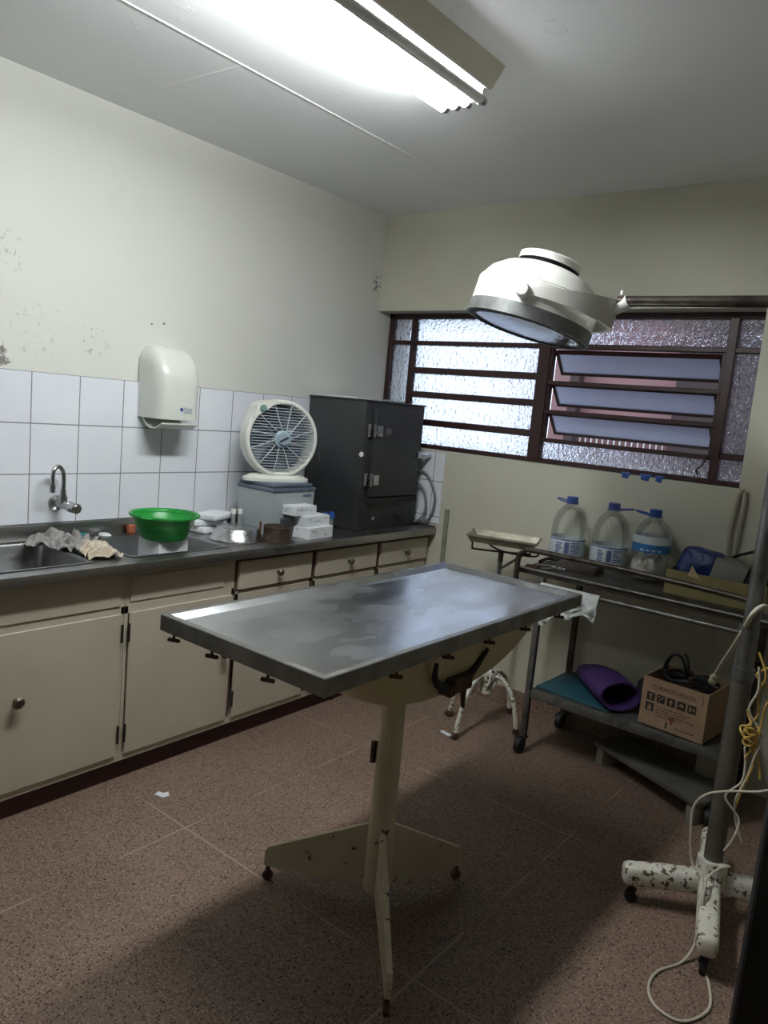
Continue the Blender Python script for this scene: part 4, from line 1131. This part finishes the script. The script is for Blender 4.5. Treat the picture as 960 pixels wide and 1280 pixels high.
# ------------------------------------------------------------------ lamp stand
LC = V((2.44, -1.03, 0))
ls = thing('operating_lamp', 'white domed operating lamp on steel pole stand with cross base', 'lamp', tuple(LC))
o_ = tuple(LC)
dirs = [(-.235, -.150), (.085, -.335), (.235, .150), (-.085, .335)]
for dx, dy in dirs:
    d = V((dx, dy, 0)); L = d.length * .98; d.normalize(); n = V((-d.y, d.x, 0))
    rings = []
    for k, (t, sc) in enumerate(((.0, .9), (.02, 1), (.5, 1), (.93, .95), (.98, .82), (1.0, .55))):
        z = .108 - .010 * t
        c = LC + d * (.02 + (L - .02) * t) + V((0, 0, z))
        ring = []
        for i in range(20):
            a = 2 * PI * i / 20
            cx = math.copysign(abs(math.cos(a)) ** .6, math.cos(a)); sz = math.copysign(abs(math.sin(a)) ** .6, math.sin(a))
            ring.append(tuple(c + n * (.033 * sc * cx) + V((0, 0, .036 * sc * sz))))
        rings.append(ring)
    a_ = MB(o_).loft(rings).build('base_arm', mt['white_chip'], ls, smooth=50)
    t_ = LC + d * (L - .035)
    k_ = MB(o_); k_.cyl(t_ + V((0, 0, .034)), t_ + V((0, 0, .068)), .010, seg=10).cyl(t_ - n * .010 + V((0, 0, .0195)), t_ + n * .010 + V((0, 0, .0195)), .019, seg=18)
    k_.obox(t_ + V((0, 0, .04)), (.026, .03, .010))
    k_.build('caster', mt['black'], a_)
MB(o_).cyl(LC + V((0, 0, .09)), LC + V((0, 0, .19)), .050, .046, seg=24).build('hub', mt['white_chip'], ls)
MB(o_).cyl(LC + V((0, 0, .17)), LC + V((0, 0, .80)), .029, seg=24).build('lower_pole', mt['poledark'], ls)
MB(o_).cyl(LC + V((0, 0, .79)), LC + V((0, 0, .83)), .032, seg=24).build('collar', mt['pole'], ls)
MB(o_).cyl(LC + V((0, 0, .82)), LC + V((0, 0, 1.98)), .0235, seg=24).lathe([(.03, 0), (.03, .02), (0, .03)], LC + V((0, 0, 1.98)), seg=20).build('upper_pole', mt['pole'], ls)
ZA = 1.932
JP = V((1.912, -1.104, ZA)); arm = (V((LC.x, LC.y, ZA)) - JP).normalized()
MB(o_).cyl(JP + arm * .0, V((LC.x, LC.y, ZA + .004)) + arm * .06, .0165, .0185, seg=18).build('arm', mt['trollrail'], ls)
HC = JP - arm * .300 + V((0, 0, -.100))
tl_ = math.radians(13.5)
axv = (V((0, 0, 1)) * math.cos(tl_) + V((.78, .62, 0)) * math.sin(tl_)).normalized()
RL = .205
hd = MB(o_)
hd.lathe([(0.2099, 0.0422), (0.2142, 0.0443), (0.2142, 0.1245), (0.2110, 0.1266), (0.2110, 0.1308), (0.2068, 0.1350), (0.1878, 0.1667), (0.1477, 0.1962), (0.1139, 0.2089), (0.1055, 0.2110), (0.1055, 0.2084), (0.2004, 0.1213), (0.2004, 0.0475)], HC, axv, 64, close=True)
hdo = hd.build('lamp_head', mt['lampw'], ls, smooth=35)
MB(o_).lathe([(0.2078, 0.0000), (0.2179, 0.0021), (0.2179, 0.0443), (0.2089, 0.0464), (0.1962, 0.0316), (0.1962, 0.0042)], HC, axv, 64, close=True).build('rim_band', mt['lampband'], hdo, smooth=35)
MB(o_).lathe([(0.2078, -0.0011), (0.2078, 0.0063), (0.1878, 0.0063), (0.1878, -0.0011)], HC, axv, 64, close=True).build('gasket', mt['black'], hdo, smooth=35)
MB(o_).lathe([(0.1878, 0.0032), (0.1055, -0.0021), (0.0000, -0.0042), (0.0000, 0.0000), (0.1055, 0.0021), (0.1878, 0.0063)], HC, axv, 48).build('lens', mt['lens'], hdo, smooth=50)
MB(o_).lathe([(0.1857, 0.0211), (0.1794, 0.0738), (0.1266, 0.1371), (0.0527, 0.1635), (0.0000, 0.1667)], HC, axv, 48).build('reflector', mt['lens_inner'], hdo, smooth=50)
MB(o_).lathe([(0.0928, 0.2004), (0.0928, 0.2237), (0.0000, 0.2237)], HC, axv, 40).build('vent_gap', mt['black'], hdo, smooth=35)
MB(o_).lathe([(0.1055, 0.2237), (0.1076, 0.2258), (0.1076, 0.2448), (0.0971, 0.2511), (0.0000, 0.2532)], HC, axv, 48).lathe([(.006, .24), (.006, .252), (0, .254)], HC + V((.06, .03, -.012)), axv, 10).build('cap', mt['lampw'], hdo, smooth=35)
# yoke: a bracket sweeping from the pivots round to the joint
ex = (arm - axv * arm.dot(axv)).normalized(); ey = axv.cross(ex)      # ex towards the pole, ey away from the camera
yk = MB(o_)
for s in (-1, 1):
    inner = []; rings = []
    for k in range(17):
        t = k / 16
        a = math.radians(80 - 80 * t) * s
        rad = .226 + .050 * t ** 2
        c = HC + ex * (rad * math.cos(a)) + ey * (rad * math.sin(a)) + axv * (.080 + .056 * t)
        hh = .011 + .055 * t ** 1.3
        nrm = (ex * math.cos(a) + ey * math.sin(a))
        rings.append([tuple(c + nrm * .006 + axv * (.013 + .014 * t)), tuple(c - nrm * .006 + axv * (.013 + .014 * t)), tuple(c - nrm * .006 - axv * hh), tuple(c + nrm * .006 - axv * hh)])
    yk.loft(rings)
yko = yk.build('yoke', mt['lampw'], hdo, smooth=40)
for s in (-1, 1):
    a = math.radians(80) * s; nrm = ex * math.cos(a) + ey * math.sin(a); c = HC + axv * .080
    MB(o_).lathe([(.023, .205), (.023, .246), (.019, .251), (0, .252)], c, nrm, 24).build('pivot_knob', mt['lampw'], yko)
MB(o_).cyl(HC + ex * .270 + axv * .136, JP + arm * .035, .022, .021, seg=20).cyl(JP + arm * .012 + V((0, 0, .02)), JP + arm * .012 + V((0, 0, .034)), .006, seg=10).build('joint_socket', mt['lampw'], hdo)

# cables on the lamp stand
def pxp(*p): return [V(q) for q in p]
c = MB(tuple(LC))
c.tube([(2.485, -1.055, 1.02), (2.482, -1.10, 1.045), (2.470, -1.13, 1.040), (2.454, -1.125, 1.012), (2.425, -1.03, .955), (2.399, -.93, .912), (2.33, -.73, .787), (2.269, -.56, .679), (2.243, -.48, .621)], .0075, 10)
tag(c.build('power_cable', mt['cablew'], loc=tuple(LC)), 'thick white power cable running from lamp pole toward the cardboard box', 'cable')
pl = MB((2.215, -.42, .56)); P0 = V((2.243, -.481, .621)); D0 = (V((2.206, -.39, .54)) - P0).normalized()
pl.cyl(P0, P0 + D0 * .035, .010, .015, seg=12).cyl(P0 + D0 * .035, P0 + D0 * .075, .017, .015, seg=12)
for q in (V((.006, .003, 0)), V((-.006, -.003, 0))): pl.cyl(P0 + D0 * .07 + q, P0 + D0 * .095 + q, .0025, seg=6)
tag(pl.build('plug', mt['cablew'], loc=(2.215, -.42, .56)), 'pale plug on the end of the thick white cable', 'plug')
c = MB(tuple(LC))
c.tube([(2.62, -1.12, .54), (2.55, -1.13, .50), (2.47, -1.12, .465), (2.405, -1.10, .42), (2.372, -1.09, .36), (2.375, -1.09, .28), (2.385, -1.085, .20), (2.40, -1.09, .168), (2.42, -1.10, .17), (2.445, -1.16, .172), (2.46, -1.22, .145), (2.475, -1.27, .05), (2.46, -1.33, .006), (2.42, -1.42, .005), (2.42, -1.50, .005), (2.46, -1.56, .005), (2.53, -1.56, .005), (2.57, -1.47, .005), (2.55, -1.38, .005), (2.51, -1.30, .006), (2.478, -1.262, .06), (2.462, -1.20, .166), (2.452, -1.12, .172), (2.475, -1.095, .20), (2.50, -1.075, .21)], .0040, 8, n=8)
tag(c.build('cord', mt['cablew'], loc=tuple(LC)), 'thin white cord round the lamp base with a loop on the floor', 'cord')
def strand(seed, mat, x0, z1, z0, amp, dep=.055, r=.0035, n=9):
    rnd = random.Random(seed); pts = []
    for i in range(n):
        t = i / (n - 1)
        pts.append(V((x0 + (rnd.random() - .5) * amp, LC.y - dep + (rnd.random() - .5) * .025, z1 + (z0 - z1) * t)))
    c = MB(tuple(LC)); c.tube(pts, r, 7, n=7)
    return c.build('string', mat, loc=tuple(LC))
tag(strand(1, mt['cabley'], 2.50, .90, .40, .05), 'yellow string hanging longest beside the lamp pole', 'string', 'strings on the lamp pole')
tag(strand(2, mt['cabley'], 2.515, .88, .52, .06), 'yellow string tangled right of the lamp pole', 'string', 'strings on the lamp pole')
tag(strand(3, mt['cabley'], 2.49, .72, .56, .05), 'yellow string knotted in the middle of the tangle', 'string', 'strings on the lamp pole')
tag(strand(4, mt['cablew'], 2.505, .86, .30, .05), 'pale cord hanging lowest among the yellow strings', 'cord', 'strings on the lamp pole')
tag(strand(5, mt['cablew'], 2.48, .60, .26, .05, n=7), 'pale cord dangling just above the white lamp base', 'cord', 'strings on the lamp pole')
kn = MB((2.50, -1.09, .6)); 
for k in range(5): kn.tube([(2.50 + .018 * math.cos(a * .8 + k), -1.092 + .012 * math.sin(a * .9 + k), .62 + .012 * k + .006 * math.sin(a * 2)) for a in range(9)], .0035, 6, n=4)
tag(kn.build('string_knot', mt['cabley'], loc=(2.50, -1.09, .6)), 'bundled yellow string knot beside the lamp pole', 'string')

# ------------------------------------------------------------------ small wall and floor things
for x, dz, lab, wd in ((1.595, 0, 'left blue peg clipped on the window sill', .045), (1.69, .002, 'middle blue peg clipped on the window sill', .055), (1.755, .001, 'right pale blue peg clipped on the window sill', .04)):
    t = MB((x, .03, 1.31)).obox((x, .035, 1.3175 + dz), (wd, .028, .011), None, .004).obox((x + .004, .018, 1.307), (wd * .7, .006, .022), Ry(.15), .002)
    tag(t.build('clothes_peg', mt['blue'], loc=(x, .03, 1.31)), lab, 'peg', 'blue pegs on the sill')
for pts, r_, lab in (([(2.108, -.012, 1.318), (2.095, -.014, 1.29), (2.085, -.012, 1.2), (2.080, -.012, 1.12), (2.085, -.02, 1.02), (2.09, -.02, .90)], .010, 'left cream hose dropping from the window sill corner'),
                     ([(2.118, -.012, 1.305), (2.122, -.014, 1.25), (2.118, -.012, 1.15), (2.115, -.012, 1.06), (2.112, -.014, .95), (2.11, -.02, .90)], .010, 'right cream hose dropping from the window sill corner')):
    tag(MB((2.1, -.01, .9)).tube([(a + .024, b, z) for a, b, z in pts], r_, 8).build('hose', mt['conduit'], loc=(2.1, -.01, .9)), lab, 'hose', 'cream hoses under the window')
tag(MB((2.3, -.1, .95)).tube([(2.47, -.6, 1.165), (2.36, -.3, 1.12), (2.25, -.10, 1.075), (2.14, -.03, 1.02), (2.08, -.02, .97)], .0065, 8).build('cable', mt['cableb'], loc=(2.3, -.1, .95)), 'black cable slanting across the wall toward the lamp pole', 'cable')
tag(MB((.615, YB, 0)).box(.604, .630, YB - .014, YB - .001, .0, .99, .002).build('wooden_strip', mt['strip'], loc=(.615, YB, 0)), 'thin weathered strip standing against the cream rear wall', 'strip')
tag(MB((.696, -1.869, 0)).prism([(.68, -1.895, .001), (.72, -1.885, .001), (.725, -1.86, .001), (.70, -1.845, .001), (.695, -1.865, .001), (.675, -1.87, .001)], (0, 0, .006)).build('paper_scrap', mt['white'], loc=(.696, -1.869, 0)), 'small white paper scrap lying on the terrazzo floor', 'paper')
tag(MB((1.11, -.56, 0)).obox((1.115, -.565, .006), (.065, .022, .008), Rz(-.25), .002).build('paper_tag', mt['white'], loc=(1.11, -.56, 0)), 'white paper tag on floor beside the stand foot', 'paper')

# ------------------------------------------------------------------ light outside, exposure
wld = bpy.data.worlds.new('sky'); scene.world = wld; wld.use_nodes = True
bg = wld.node_tree.nodes['Background']; bg.inputs[0].default_value = (.74, .84, 1.0, 1); bg.inputs[1].default_value = 1.6
vs = scene.view_settings
vs.view_transform = 'Standard'; vs.look = 'None'; vs.gamma = 1; vs.exposure = 0.38; vs.use_curve_mapping = False
